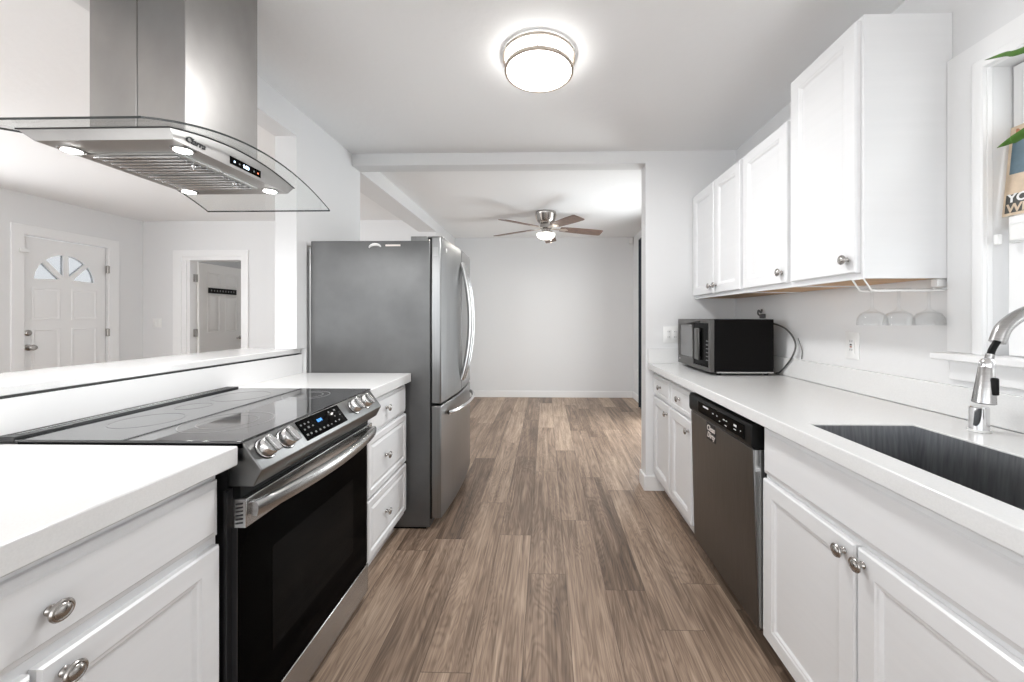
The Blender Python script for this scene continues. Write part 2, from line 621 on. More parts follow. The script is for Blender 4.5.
# room beyond the open interior door
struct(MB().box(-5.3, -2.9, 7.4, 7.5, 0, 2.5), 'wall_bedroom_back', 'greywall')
struct(plate(rect(YLB + 0.12, 7.5, 0, 2.5), [rect(5.5, 7.1, 0.9, 2.0)], 0.1, frame((-5.35, 0, 0), (0, 1, 0), (0, 0, 1))), 'wall_bedroom_left', 'greywall')  # unseen window opening, added to light this room
area('bedroom_fill_light', (-5.45, 6.3, 1.45), 1.0, 10, (0, -PI / 2, 0), 'RECTANGLE', (1, 1, 1), 1.5)  # added lamp, brightens the dim room behind the open door
struct(MB().box(-2.9, -2.8, YLB + 0.12, 7.5, 0, 2.5), 'wall_bedroom_right', 'wall')
struct(MB().box(-5.4, -2.8, YLB + 0.12, 7.5, 2.5, 2.56), 'ceiling_bedroom', 'ceil')

# baseboards
struct(MB().box(XL, XR - 0.015, YD - 0.015, YD, 0, 0.10), 'baseboard_back', 'trim', 0.003)
struct(MB().box(XR - 0.015, XR, 5.28, YD - 0.015, 0, 0.10), 'baseboard_right', 'trim', 0.003)
struct(MB().box(0.705, 0.85, YE - 0.016, YE, 0, 0.105).box(0.705, 0.72, YE, YE + 0.12, 0, 0.105), 'baseboard_front', 'trim', 0.003)
struct(MB().box(XLL, XLL + 0.015, Y0, 3.64, 0, 0.1).box(XLL, XLL + 0.015, 4.60, YLB, 0, 0.1), 'baseboard_living_left', 'trim', 0.003)
struct(MB().box(XLL, -4.86, YLB - 0.015, YLB, 0, 0.1).box(-3.87, XL - 0.23, YLB - 0.015, YLB, 0, 0.1), 'baseboard_living_back', 'trim', 0.003)


# ---- front door (left wall of the living room)
D1 = sempty('door_1', (XLL, 4.12, 0))
mc = plate([(3.648, 0), (3.744, 0), (3.744, 2.085), (4.493, 2.085), (4.493, 0), (4.603, 0), (4.603, 2.188), (3.648, 2.188)], [], 0.02,
           frame((XLL + 0.010, 0, 0), (0, 1, 0), (0, 0, 1)))
mc.build('door_casing', 'trim', D1, bevel=0.004)
fcx, fr_, fz = 4.112, 0.268, 1.635
fan = []
for k in range(4):
    a0 = math.radians(4 + 45 * k - (0 if k else 2)); a1 = math.radians(45 * k + 41 + (2 if k == 3 else 0))
    sec = [(fcx + 0.06 * math.cos((a0 + a1) / 2), fz + 0.004 + 0.05 * math.sin((a0 + a1) / 2))]
    for i in range(7):
        a = a0 + (a1 - a0) * i / 6
        sec.append((fcx + fr_ * math.cos(a), fz + fr_ * 1.09 * math.sin(a)))
    fan.append(sec)
leafm = frame((XLL - 0.045, 0, 0), (0, 1, 0), (0, 0, 1))
plate(rect(3.75, 4.487, 0.008, 2.077), fan, 0.044, leafm).build('door_leaf', 'door', D1)
MB(frame((XLL - 0.045, 0, 0), (0, 1, 0), (0, 0, 1))).rings(0.58, 0.34, [(0, -0.002), (0, 0.002)], fcx - 0.29, fz - 0.02).build('fan_light_glass', 'liteglass', D1)
for (y0, y1, z0, z1) in ((3.825, 4.06, 1.215, 1.555), (4.155, 4.395, 1.215, 1.555), (3.825, 4.06, 0.68, 1.12), (4.155, 4.395, 0.68, 1.12),
                         (3.825, 4.06, 0.14, 0.58), (4.155, 4.395, 0.14, 0.58)):
    mb = MB(frame((XLL - 0.0225, 0, 0), (0, 1, 0), (0, 0, 1)))
    mb.rings(y1 - y0, z1 - z0, [(0, -0.004), (0, 0.004), (0.012, 0.009), (0.026, 0.002), (0.05, 0.007)], y0, z0)
    mb.build('door_panel', 'door', D1)
mb = MB()
mb.lathe([(0.031, 0), (0.031, 0.008), (0.024, 0.014), (0.012, 0.016), (0.012, 0.020), (0, 0.020)], (XLL - 0.023, 3.795, 1.081), (1, 0, 0), 24)
mb.build('deadbolt', 'nickel', D1)
mb = MB()
mb.lathe([(0.032, 0), (0.032, 0.008), (0.013, 0.014), (0.012, 0.035), (0.026, 0.045), (0.031, 0.060), (0.024, 0.075), (0.0, 0.079)], (XLL - 0.023, 3.797, 0.93), (1, 0, 0), 24)
mb.build('door_knob', 'nickel', D1)
for z in (1.82, 1.06, 0.25):
    MB().cyl((XLL + 0.003, 4.492, z - 0.05), 0.008, 0.10).box(XLL - 0.02, XLL + 0.0215, 4.487, 4.499, z - 0.045, z + 0.045).build('hinge', 'nickel', D1)
MB().box(XLL + 0.02, XLL + 0.035, 3.70, 3.77, 1.90, 1.94).build('door_sensor', 'whitepl', D1, bevel=0.003)

# ---- interior door (back wall of the living room), standing open
D2 = sempty('door_2', (-4.35, YLB, 0))
plate([(-4.891, 0), (-4.775, 0), (-4.775, 2.04), (-3.979, 2.04), (-3.979, 0), (-3.886, 0), (-3.886, 2.122), (-4.891, 2.122)], [], 0.02,
      frame((0, YLB - 0.010, 0), (1, 0, 0), (0, 0, 1))).build('door_casing', 'trim', D2, bevel=0.004)
plate([(-4.775, 0), (-4.716, 0), (-4.716, 1.992), (-3.979, 1.992), (-3.979, 2.04), (-4.775, 2.04)], [], 0.012,
      frame((0, YLB - 0.006, 0), (1, 0, 0), (0, 0, 1))).build('door_stop', 'trim', D2)
MB().box(-4.716, -4.678, YLB - 0.0, YLB + 0.119, 0, 1.992).build('door_jamb', 'trim', D2)
LF = frame((-4.655, YLB + 0.09, 0), (0.015, 1, 0), (0, 0, 1))       # leaf plane, local x away from the hinge, z towards the camera side
mb = MB(LF)
mb.rings(0.70, 1.97, [(0, -0.018), (0, 0.018)], 0, 0.008)
mb.build('door_leaf', 'indoor', D2, bevel=0.002)
for (a0, a1, b0, b1) in ((0.12, 0.325, 1.66, 1.87), (0.41, 0.615, 1.66, 1.87), (0.12, 0.325, 1.03, 1.56), (0.41, 0.615, 1.03, 1.56), (0.12, 0.325, 0.20, 0.78), (0.41, 0.615, 0.20, 0.78)):
    MB(LF).rings(a1 - a0, b1 - b0, [(0, 0.014), (0, 0.020), (0.014, 0.027), (0.028, 0.019), (0.05, 0.026)], a0, b0).build('door_panel', 'indoor', D2)
for z in (1.765, 1.035, 0.3):
    MB().box(-4.715, -4.655, YLB + 0.05, YLB + 0.092, z - 0.05, z + 0.05).cyl((-4.664, YLB + 0.083, z - 0.052), 0.009, 0.104).build('hinge', 'nickel', D2)
mb = MB(LF).rings(0.46, 0.075, [(0, 0.028), (0, 0.036), (0.006, 0.040)], 0.125, 1.575)
pq = mb.build('nameplate', 'blackpl', D2, label='black bar plaque across the door')
for k in range(9):
    MB(LF).rings(0.016, 0.022, [(0, 0.040), (0, 0.0415)], 0.155 + 0.046 * k, 1.602).build('plaque_mark', 'dimink', pq)
mb = MB(LF)
mb.lathe([(0.028, 0.018), (0.028, 0.024), (0.010, 0.03), (0.010, 0.06)], (0.67, 0.94, 0), (0, 0, 1), 20)
mb.tube([(0.67, 0.94, 0.058), (0.62, 0.94, 0.066), (0.56, 0.935, 0.062)], 0.009)
mb.build('door_handle', 'nickel', D2)

# ---- kitchen window
W1 = sempty('window_1', (XR, 0.79, 1.12))
plate([(0.29, 1.124), (0.405, 1.124), (0.405, 2.0), (1.185, 2.0), (1.185, 1.124), (1.299, 1.124), (1.299, 2.094), (0.29, 2.094)], [], 0.02, frame((XR - 0.010, 0, 0), (0, 1, 0), (0, 0, 1))).build('window_casing', 'trim', W1, bevel=0.004)
plate([(0.375, 1.124), (0.405, 1.124), (0.405, 2.0), (1.185, 2.0), (1.185, 1.124), (1.215, 1.124), (1.215, 2.03), (0.375, 2.03)], [], 0.016, frame((XR - 0.026, 0, 0), (0, 1, 0), (0, 0, 1))).build('casing_bead', 'trim', W1, bevel=0.004)
MB().box(1.300, XR + 0.10, 0.25, 1.318, 1.100, 1.124).build('window_sill', 'trim', W1, bevel=0.005)
MB().box(XR - 0.014, XR - 0.001, 0.28, 1.30, 1.035, 1.099).build('window_apron', 'trim', W1, bevel=0.003)
plate(rect(0.405, 1.185, 1.126, 2.0), [rect(0.425, 1.165, 1.15, 1.98)], 0.06, frame((XR + 0.09, 0, 0), (0, 1, 0), (0, 0, 1))).build('window_frame', 'trim', W1)
plate(rect(0.426, 1.164, 1.126, 1.540), [rect(0.465, 1.125, 1.19, 1.50)], 0.032, frame((XR + 0.035, 0, 0), (0, 1, 0), (0, 0, 1))).build('lower_sash', 'trim', W1, bevel=0.003)
plate(rect(0.426, 1.164, 1.50, 1.99), [rect(0.465, 1.125, 1.54, 1.95)], 0.03, frame((XR + 0.073, 0, 0), (0, 1, 0), (0, 0, 1))).build('upper_sash', 'trim', W1, bevel=0.003)
MB().box(XR + 0.034, XR + 0.037, 0.466, 1.124, 1.191, 1.499).build('window_pane', 'pane', W1)
MB().box(XR + 0.072, XR + 0.075, 0.466, 1.124, 1.541, 1.949).build('window_pane', 'pane', W1)
MB().box(XR + 0.002, XR + 0.0185, 1.060, 1.150, 1.458, 1.515).box(XR - 0.008, XR + 0.002, 1.070, 1.140, 1.462, 1.511).build('sash_lock', 'whitepl', W1, bevel=0.004)
MB().box(XR - 0.03, XR - 0.016, 1.148, 1.160, 1.455, 1.485).build('shade_bracket', 'whitepl', W1, bevel=0.003)

# ---- dining slider window
W2 = sempty('window_2', (XR, 4.28, 0))
plate(rect(3.45, 5.12, 0.02, 2.15), [rect(3.51, 4.25, 0.08, 2.09), rect(4.32, 5.06, 0.08, 2.09)], 0.05, frame((XR + 0.08, 0, 0), (0, 1, 0), (0, 0, 1))).build('window_frame', 'trim', W2)
MB().box(XR + 0.078, XR + 0.082, 3.5, 5.07, 0.07, 2.1).build('window_pane', 'pane', W2)
plate(rect(3.37, 5.20, 0.0, 2.23), [rect(3.45, 5.12, 0.02, 2.15)], 0.02, frame((XR - 0.010, 0, 0), (0, 1, 0), (0, 0, 1))).build('window_casing', 'trim', W2, bevel=0.004)

# curtain and rod
mb = MB()
n = 60
pts = []
for i in range(n + 1):
    y = 4.62 + 0.60 * i / n
    pts.append((1.292 + 0.022 * math.sin(i / n * 2 * PI * 7) + 0.006 * math.sin(i * 1.7), y))
for th in (0.0,):
    poly = [(x, y) for x, y in pts] + [(x + 0.006, y) for x, y in reversed(pts)]
vs = []
m_ = len(pts)
for z in (0.02, 1.1, 2.30):
    for (x, y) in pts:
        vs.append((x, y, z))
    for (x, y) in pts:
        vs.append((x + 0.006, y, z))
fs = []
for lv in range(2):
    b0, b1 = lv * 2 * m_, (lv + 1) * 2 * m_
    for i in range(m_ - 1):
        fs.append((b0 + i, b0 + i + 1, b1 + i + 1, b1 + i))
        fs.append((b0 + m_ + i + 1, b0 + m_ + i, b1 + m_ + i, b1 + m_ + i + 1))
    for i in (0, m_ - 1):
        fs.append((b0 + i, b0 + m_ + i, b1 + m_ + i, b1 + i))
mb.add(vs, fs)
cu = mb.build('curtain', 'curtain')
tag(cu, 'dark navy floor-length curtain hanging at the right edge of the far doorway', 'curtain')
CR = thing('curtain_rod', (1.30, 4.3, 2.31), 'thin dark rod above the dining window carrying the navy curtain', 'curtain rod')
MB().cyl((1.295, 3.3, 2.312), 0.010, 1.95, (0, 1, 0), 14).build('rod', 'darkgrey', CR)
for y in (3.4, 5.2):
    MB().box(1.29, XR, y - 0.008, y + 0.008, 2.300, 2.324).build('bracket', 'darkgrey', CR)

# sensor box in the dining corner
o = MB().box(1.285, 1.345, YD - 0.045, YD - 0.001, 2.375, 2.465).build('motion_sensor', 'whitepl', bevel=0.008)
tag(o, 'small white sensor box high in the right corner of the dining room', 'sensor')

# ================================================================ CABINET HELPERS
SHK = [(0, 0), (0, 0.014), (0.004, 0.019), (0.050, 0.019), (0.054, 0.0165), (0.060, 0.0155), (0.066, 0.010), (0.070, 0.0095)]


def panel_front(name, mtx, a0, a1, b0, b1, parent, style='shaker', m='cab'):
    w, h = a1 - a0, b1 - b0
    st = SHK
    if style == 'drawer':
        st = [(0, 0), (0, 0.013), (0.005, 0.019), (0.030, 0.019), (0.036, 0.014), (0.040, 0.0135), (0.055, 0.018)]
    if style == 'slab':
        st = [(0, 0), (0, 0.010), (0.003, 0.013), (0.012, 0.0155), (0.016, 0.019)]
    if min(w, h) < 0.16 and style == 'drawer':
        st = [(0, 0), (0, 0.013), (0.004, 0.019), (0.022, 0.019), (0.027, 0.0145), (0.036, 0.0175)]
    return MB(mtx).rings(w, h, st, a0, b0).build(name, m, parent, smooth=False)


def knob(mtx, a, b, parent, d=0.019, k=1.0):
    mb = MB(mtx)
    mb.lathe([(0.0075 * k, 0), (0.0085 * k, 0.003), (0.0055 * k, 0.007), (0.0055 * k, 0.013), (0.009 * k, 0.0165), (0.0165 * k, 0.019), (0.0172 * k, 0.022),
              (0.0155 * k, 0.0245), (0.013 * k, 0.0252), (0.012 * k, 0.0245), (0.010 * k, 0.027), (0.005 * k, 0.0288), (0.0, 0.029)], (a, b, d), (0, 0, 1), 24)
    return mb.build('knob', 'nickel', parent)


def sub(parent, m):
    return m


# frames: right side cabinets face -X (local x runs towards the camera: -Y), left side face +X (local x runs away: +Y)
def FR(x):
    return frame((x, 0, 0), (0, -1, 0), (0, 0, 1))


def FLf(x):
    return frame((x, 0, 0), (0, 1, 0), (0, 0, 1))


# ================================================================ RIGHT BASE RUN
CX = 0.789                                   # carcass face; door fronts stand at 0.770
FRr = FR(CX)


def carcass(t, x0, x1, y0, y1, z0=0.10, z1=0.862, toe=0.85):
    MB().box(x0, x1, y0, y1, z0, z1).build('body', 'cab', t, bevel=0.0015)
    return t


t = thing('base_cabinet', (1.07, 2.38, 0), 'white two-door base cabinet with two drawers between dishwasher and end wall', 'cabinet', 'white base cabinets')
carcass(t, CX, 1.335, 1.990, YE - 0.003)
MB().box(0.853, 1.335, 1.990, YE - 0.003, 0, 0.0995).build('toe_kick', 'cab', t)
for (y0, y1, ky) in ((2.392, 2.735, 2.56), (2.030, 2.368, 2.20)):
    d = panel_front('drawer', FRr, -y1, -y0, 0.700, 0.842, t, 'drawer')
    knob(FRr, -ky, 0.771, d)
    d = panel_front('door', FRr, -y1, -y0, 0.135, 0.683, t)
    knob(FRr, -(y0 + 0.032), 0.628, d)

t = thing('sink_cabinet', (1.07, 0.84, 0), 'white sink base cabinet with a long blank panel above two doors', 'cabinet', 'white base cabinets')
mb = MB().box(CX, CX + 0.02, 0.29, 1.372, 0.10, 0.862).box(CX + 0.02, 1.335, 1.354, 1.372, 0.10, 0.862)
mb.box(CX + 0.02, 1.335, 0.29, 0.308, 0.10, 0.862).box(CX + 0.02, 1.335, 0.308, 1.354, 0.10, 0.118)
mb.build('body', 'cab', t)
MB().box(0.853, 0.87, 0.29, 1.372, 0, 0.0995).build('toe_kick', 'darkgrey', t)  # dark colour paints the shadow in the toe recess
panel_front('drawer_front', FRr, -1.368, -0.30, 0.690, 0.852, t, 'slab')
for (y0, y1, ky) in ((0.966, 1.366, 0.997), (0.55, 0.958, 0.938)):
    d = panel_front('door', FRr, -y1, -y0, 0.115, 0.672, t)
    knob(FRr, -ky, 0.640, d)

# counter with sink cutout
mb = plate(rect(0.733, 1.3395, 0.26, YE - 0.001), [rect(0.81, 1.122, 0.42, 1.183)], 0.042, frame((0, 0, 0.893), (1, 0, 0), (0, 1, 0)))
o = mb.build('countertop', 'quartz', bevel=0.003)
tag(o, 'long white quartz countertop with the sink cut into it, along the right wall', 'countertop', 'white quartz countertops')
mb = MB().box(0.745, 0.765, 0.27, 2.74, 0.864, 0.8715)
o = MB().box(1.340, XR - 0.0005, 0.26, YE - 0.001, 0.9145, 1.016).build('backsplash', 'quartz', bevel=0.002)
tag(o, 'low white quartz splash strip along the right wall behind the counter', 'backsplash')
o = MB().box(0.733, 1.3395, YE - 0.020, YE - 0.0005, 0.9145, 1.016).build('backsplash', 'quartz', bevel=0.002)
tag(o, 'short white splash strip on the end wall left of the microwave', 'backsplash')

# undermount sink
t = thing('kitchen_sink', (0.966, 0.80, 0.68), 'deep stainless steel undermount sink set in the white counter by the window', 'sink')
mb = MB()
x0, x1, y0, y1, zt, zb = 0.8155, 1.1165, 0.4255, 1.1775, 0.9105, 0.655
rr = 0.02
vs = [(x0, y0, zt), (x1, y0, zt), (x1, y1, zt), (x0, y1, zt), (x0 + rr, y0 + rr, zb), (x1 - rr, y0 + rr, zb), (x1 - rr, y1 - rr, zb), (x0 + rr, y1 - rr, zb)]
e = 0.004
vo = [(x0 - e, y0 - e, zt), (x1 + e, y0 - e, zt), (x1 + e, y1 + e, zt), (x0 - e, y1 + e, zt), (x0, y0, zb - e), (x1, y0, zb - e), (x1, y1, zb - e), (x0, y1, zb - e)]
fs = [(4, 5, 6, 7)] + [(i, (i + 1) % 4, (i + 1) % 4 + 4, i + 4) for i in range(4)]
fo = [(12, 15, 14, 13)] + [(i + 8, i + 12, (i + 1) % 4 + 12, (i + 1) % 4 + 8) for i in range(4)]
rim = [(i, i + 8, (i + 1) % 4 + 8, (i + 1) % 4) for i in range(4)]
mb.add(vs + vo, fs + fo + rim)
mb.build('basin', 'sinksteel', t)
MB().lathe([(0.045, 0.0005), (0.045, 0.004), (0.038, 0.004), (0.030, 0.0015), (0.0, 0.0015)], (0.966, 0.80, zb), (0, 0, 1), 28).build('drain', 'chrome', t)

# faucet
t = thing('kitchen_faucet', (1.235, 0.85, 0.915), 'brushed nickel gooseneck faucet with pull-down spray head over the sink', 'faucet')
fy_ = 0.85
MB().lathe([(0.028, 0), (0.028, 0.008), (0.021, 0.014), (0.018, 0.06), (0.015, 0.065)], (1.2090, fy_, 0.915), (0, 0, 1), 28).build('base', 'nickel', t)
pth = spline([(1.2090, fy_, 0.97), (1.2090, fy_, 1.10), (1.1940, fy_, 1.19), (1.1490, fy_, 1.246), (1.0940, fy_, 1.262), (1.0390, fy_, 1.248), (1.0000, fy_, 1.220), (0.9840, fy_, 1.186)], 8)
MB().tube(pth, 0.0135, 18).build('spout', 'steel', t)
MB().tube(spline([(0.9850, fy_, 1.190), (0.9740, fy_, 1.172), (0.9690, fy_, 1.158)], 4), 0.0062, 12).build('hose', 'blackpl', t, label='black rubber hose below the spout')
MB().tube([(0.9690, fy_, 1.160), (0.9660, fy_, 1.148)], 0.0072, 12).build('hose_collar', 'steel', t)
HD = (0.9610, fy_, 1.133)
sh = MB().lathe([(0.0115, 0.0), (0.0125, -0.002), (0.0185, -0.075), (0.019, -0.079), (0.016, -0.081), (0.0, -0.081)], HD, (0.07, 0, 1), 28).build('spray_head', 'steel', t)
MB().lathe([(0.0, 0.018), (0.008, 0.015), (0.0125, 0.008), (0.0128, 0.0), (0.0125, -0.004)], (0.9625, fy_, 1.135), (0.07, 0, 1), 24).build('ball_joint', 'chrome', sh)
HB = Matrix.Translation(HD) @ Matrix.Rotation(math.radians(-8), 4, 'Z')
MB(HB).box(-0.005, 0.008, -0.0200, -0.010, -0.060, -0.022).build('spray_button', 'blackpl', sh, bevel=0.003)
MB().tube([(1.2090, fy_ - 0.015, 0.955), (1.2120, fy_ - 0.06, 0.965), (1.2140, fy_ - 0.10, 0.985)], 0.006, 12).build('lever', 'nickel', t)

# air gap cap
t = thing('air_gap_cap', (1.24, 1.115, 0.915), 'small polished chrome cylinder standing on the counter behind the sink', 'air gap')
MB().lathe([(0.0235, 0), (0.0235, 0.006), (0.0, 0.006)], (1.24, 1.115, 0.915), (0, 0, 1), 30).build('flange', 'whitepl', t)
MB().lathe([(0.0205, 0.006), (0.0205, 0.068), (0.018, 0.071), (0.0, 0.071)], (1.24, 1.115, 0.915), (0, 0, 1), 30).build('cap', 'chrome', t)

# ---- dishwasher
t = thing('dishwasher', (1.06, 1.70, 0), 'stainless dishwasher with black control strip under the right counter', 'dishwasher')
MB().box(0.80, 1.32, 1.394, 1.984, 0.10, 0.855).build('tub', 'darkgrey', t)
MB().box(0.86, 1.30, 1.394, 1.98, 0.0, 0.10).build('toe_plate', 'blackpl', t)
dm = MB()
dpoly = [(0.798, 0.105), (0.774, 0.105), (0.769, 0.112), (0.752, 0.762), (0.798, 0.762)]
dm.prism(dpoly, 'y', 1.394, 1.984)
dm.build('door', 'dwsteel', t, bevel=0.004)
MB().prism([(0.796, 0.107), (0.774, 0.107), (0.7565, 0.760), (0.796, 0.760)], 'y', 1.3915, 1.3937).build('door_edge', 'steelbright', t)
cp = MB().prism([(0.798, 0.7635), (0.754, 0.7635), (0.746, 0.772), (0.743, 0.785), (0.743, 0.838), (0.750, 0.853), (0.798, 0.853)], 'y', 1.391, 1.986).build('control_panel', 'blackpl', t, bevel=0.003)
MB().box(0.7395, 0.7435, 1.435, 1.86, 0.784, 0.838).build('control_window', 'blackgl', cp, bevel=0.002)
FD = FR(0.7392)
for (y, z, w, h) in ((1.80, 0.812, 0.055, 0.007), (1.70, 0.805, 0.010, 0.004), (1.66, 0.805, 0.008, 0.004), (1.635, 0.79, 0.008, 0.003), (1.60, 0.806, 0.014, 0.004), (1.575, 0.806, 0.010, 0.004), (1.585, 0.786, 0.016, 0.003),
                     (1.51, 0.806, 0.022, 0.008), (1.51, 0.793, 0.018, 0.003), (1.46, 0.800, 0.006, 0.003)):
    MB(FD).rings(w, h, [(0, 0), (0, 0.0006)], -y, z + 0.008).build('panel_mark', 'ink', cp)
sg = MB(frame((0.7538, 1.84, 0.688), (0, -1, 0), (-0.0262, 0, 1))).rings(0.088, 0.078, [(0, 0), (0, 0.0018)], 0.05, -0.010).build('magnet', 'blackink', t, label='small printed magnet stuck on the door below the controls')
text('lettering', 'Clean', 0.036, frame((0.7506, 1.787, 0.722), (0, -1, 0), (-0.0262, 0, 1)), 'paper', sg, shear=0.3, bold=0.0006)
text('lettering', 'Dirty', 0.036, frame((0.7514, 1.783, 0.690), (0, -1, 0), (-0.0262, 0, 1)), 'paper', sg, shear=0.3, bold=0.0006)

# ---- microwave
t = thing('microwave', (1.08, 2.39, 0.915), 'black countertop microwave with dark steel door on the right counter', 'microwave')
x0, x1, y0, y1, z0, z1 = 0.946, 1.273, 2.147, 2.655, 0.932, 1.230
MB().box(x0, x1, y0, y1, z0, z1).build('case', 'mwcase', t, bevel=0.004)
Fm = FR(x0)
fr = plate(rect(-y1, -y0, z0, z1), [rect(-y1 + 0.025, -2.41, z0 + 0.055, z1 - 0.040), rect(-2.39, -y0 - 0.022, z0 + 0.022, z1 - 0.022)], 0.026, frame((x0 - 0.014, 0, 0), (0, -1, 0), (0, 0, 1))).build('door_frame', 'mwfront', t, bevel=0.002)
MB(Fm).rings(y1 - 0.025 - 2.41, z1 - z0 - 0.095, [(0, 0.001), (0, 0.020)], -y1 + 0.025, z0 + 0.055).build('door_window', 'mwwin', t)
cp = MB(Fm).rings(2.39 - y0 - 0.022, z1 - z0 - 0.044, [(0, 0.001), (0, 0.022)], -2.39, z0 + 0.022).build('control_panel', 'blackgl', t)
MB(Fm).rings(0.065, 0.19, [(0, 0.028), (0, 0.036), (0.004, 0.039)], -2.345, z0 + 0.055).box(-2.335, -2.290, z0 + 0.06, z0 + 0.075, 0.02, 0.03).box(-2.335, -2.290, z0 + 0.225, z0 + 0.24, 0.02, 0.03).build('door_handle', 'mwfront', t, bevel=0.002)
for r_ in range(6):
    for c_ in range(3):
        MB(Fm).rings(0.008, 0.006, [(0, 0.022), (0, 0.0228)], -2.208 + 0.013 * c_, z0 + 0.06 + 0.022 * r_).build('button', 'dimink', cp)
MB(Fm).rings(0.012, 0.008, [(0, 0.0265), (0, 0.028)], -2.625, z0 + 0.028).build('badge', 'ink', fr)
for (fx, fy) in ((0.98, 2.175), (0.98, 2.625), (1.245, 2.175), (1.245, 2.625)):
    MB().lathe([(0.012, 0), (0.015, 0.0175)], (fx, fy, 0.9146), (0, 0, 1), 16).build('foot', 'blackpl', t)
MB().box(x0 + 0.01, x1 - 0.004, y0 - 0.0015, y0 + 0.001, z0 - 0.004, z0 + 0.004).build('base_trim', 'steel', t)
MB().tube(spline([(1.275, 2.30, 1.205), (1.318, 2.22, 1.203), (1.33, 2.12, 1.17), (1.335, 2.06, 1.10), (1.333, 2.09, 1.02), (1.330, 2.18, 0.935), (1.325, 2.21, 0.921)], 8), 0.0045, 8).build('power_cord', 'cord', t)
MB().tube(spline([(1.342, 2.05, 1.13), (1.352, 2.035, 1.07), (1.354, 2.04, 1.02)], 6), 0.0022, 6).build('cord_tail', 'cord', t)

# wall outlets and a plug
def outlet(name, mtx, w, h, label, kind='duplex', group='wall outlets', cat='outlet'):
    t = thing(name, mtx @ Vector((0, 0, 0)), label, cat, group)
    MB(mtx).rings(w, h, [(0, 0.0006), (0, 0.004), (0.003, 0.006)], -w / 2, -h / 2).build('cover_plate', 'whitepl', t)
    n = 2 if w > 0.1 else 1
    for g in range(n):
        cx = 0 if n == 1 else (-0.023 + 0.046 * g)
        ins = MB(mtx).rings(0.033, 0.066, [(0, 0.0062), (0, 0.0085), (0.001, 0.009)], cx - 0.0165, -0.033).build('insert', 'whitepl', t)
        if kind == 'switch':
            MB(mtx).rings(0.029, 0.060, [(0, 0.009), (0, 0.0105), (0.003, 0.0125)], cx - 0.0145, -0.030).build('rocker', 'whitepl', t)
            continue
        for s in (-1, 1):
            mb = MB(mtx)
            for q in (-0.0065, 0.0045):
                mb.rings(0.0025, 0.009, [(0, 0.009), (0, 0.0094)], cx + q, s * 0.019 - 0.003)
            mb.build('socket_slots', 'slot', ins)
        if kind == 'gfci':
            MB(mtx).rings(0.010, 0.006, [(0, 0.009), (0, 0.0105)], cx - 0.005, 0.0015).build('reset_button', 'slot', ins)
            MB(mtx).rings(0.010, 0.006, [(0, 0.009), (0, 0.0105)], cx - 0.005, -0.0075).build('test_button', 'signred', ins)
    return t


outlet('wall_outlet', frame((XR, 1.712, 1.115), (0, -1, 0), (0, 0, 1)), 0.072, 0.118, 'white outlet with reset buttons on the right wall under the tall cabinet', 'gfci')
outlet('wall_outlet', frame((0.905, YE, 1.118), (1, 0, 0), (0, 0, 1)), 0.118, 0.118, 'white double outlet plate on the end wall left of the microwave')
outlet('light_switch', frame((-5.115, YLB, 1.168), (1, 0, 0), (0, 0, 1)), 0.118, 0.118, 'white double rocker switch plate beside the open interior door', 'switch', 'light switches', 'switch')
outlet('wall_outlet', frame((XR, 5.60, 0.42), (0, -1, 0), (0, 0, 1)), 0.072, 0.118, 'white outlet low on the dining room wall past the curtain')
t = thing('power_plug', (XR, 2.36, 1.25), 'dark grey plug sticking out of the wall just above the microwave', 'plug')
MB().box(XR - 0.026, XR - 0.001, 2.375, 2.405, 1.235, 1.262).build('plug_body', 'cord', t, bevel=0.004)
MB().tube(spline([(XR - 0.024, 2.39, 1.250), (XR - 0.040, 2.39, 1.262), (XR - 0.036, 2.392, 1.284), (XR - 0.020, 2.395, 1.270), (XR - 0.012, 2.40, 1.29)], 5), 0.0055, 8).build('cord_loop', 'cord', t)

# ================================================================ UPPER CABINETS
UX = 1.069
FU = FR(UX)


def upper(name, y0, y1, z1, doors, label):
    t = thing(name, (1.22, (y0 + y1) / 2, 1.372), label, 'wall cabinet', 'white upper cabinets')
    mb = MB()
    mb.box(UX, UX + 0.018, y0, y1, 1.372, z1)                      # face frame reaches lowest
    mb.box(UX + 0.018, XR - 0.001, y0, y0 + 0.016, 1.372, z1)
    mb.box(UX + 0.018, XR - 0.001, y1 - 0.016, y1, 1.372, z1)
    mb.box(UX + 0.018, XR - 0.001, y0 + 0.016, y1 - 0.016, z1 - 0.016, z1)
    mb.build('body', 'cab', t)
    MB().box(UX + 0.018, XR - 0.001, y0 + 0.016, y1 - 0.016, 1.3755, 1.388).build('underside', 'tan', t, label='unpainted tan plywood underside')
    for (a, b, ky, top) in doors:
        d = panel_front('door', FU, -b, -a, 1.392, z1 - 0.012, t)
        knob(FU, -ky, 1.440, d)
    return t


upper('wall_cabinet', 2.066, YE - 0.004, 2.108, [(2.405, 2.735, 2.436, 0), (2.080, 2.392, 2.362, 0)], 'white two-door upper cabinet over the microwave, nearest the end wall')
upper('wall_cabinet', 1.668, 2.064, 2.108, [(1.682, 2.050, 1.712, 0)], 'single-door short white upper cabinet between tall cabinet and two-door one')
upper('wall_cabinet', 1.300, 1.666, 2.258, [(1.312, 1.654, 1.345, 0)], 'tallest white upper cabinet, beside the kitchen window')

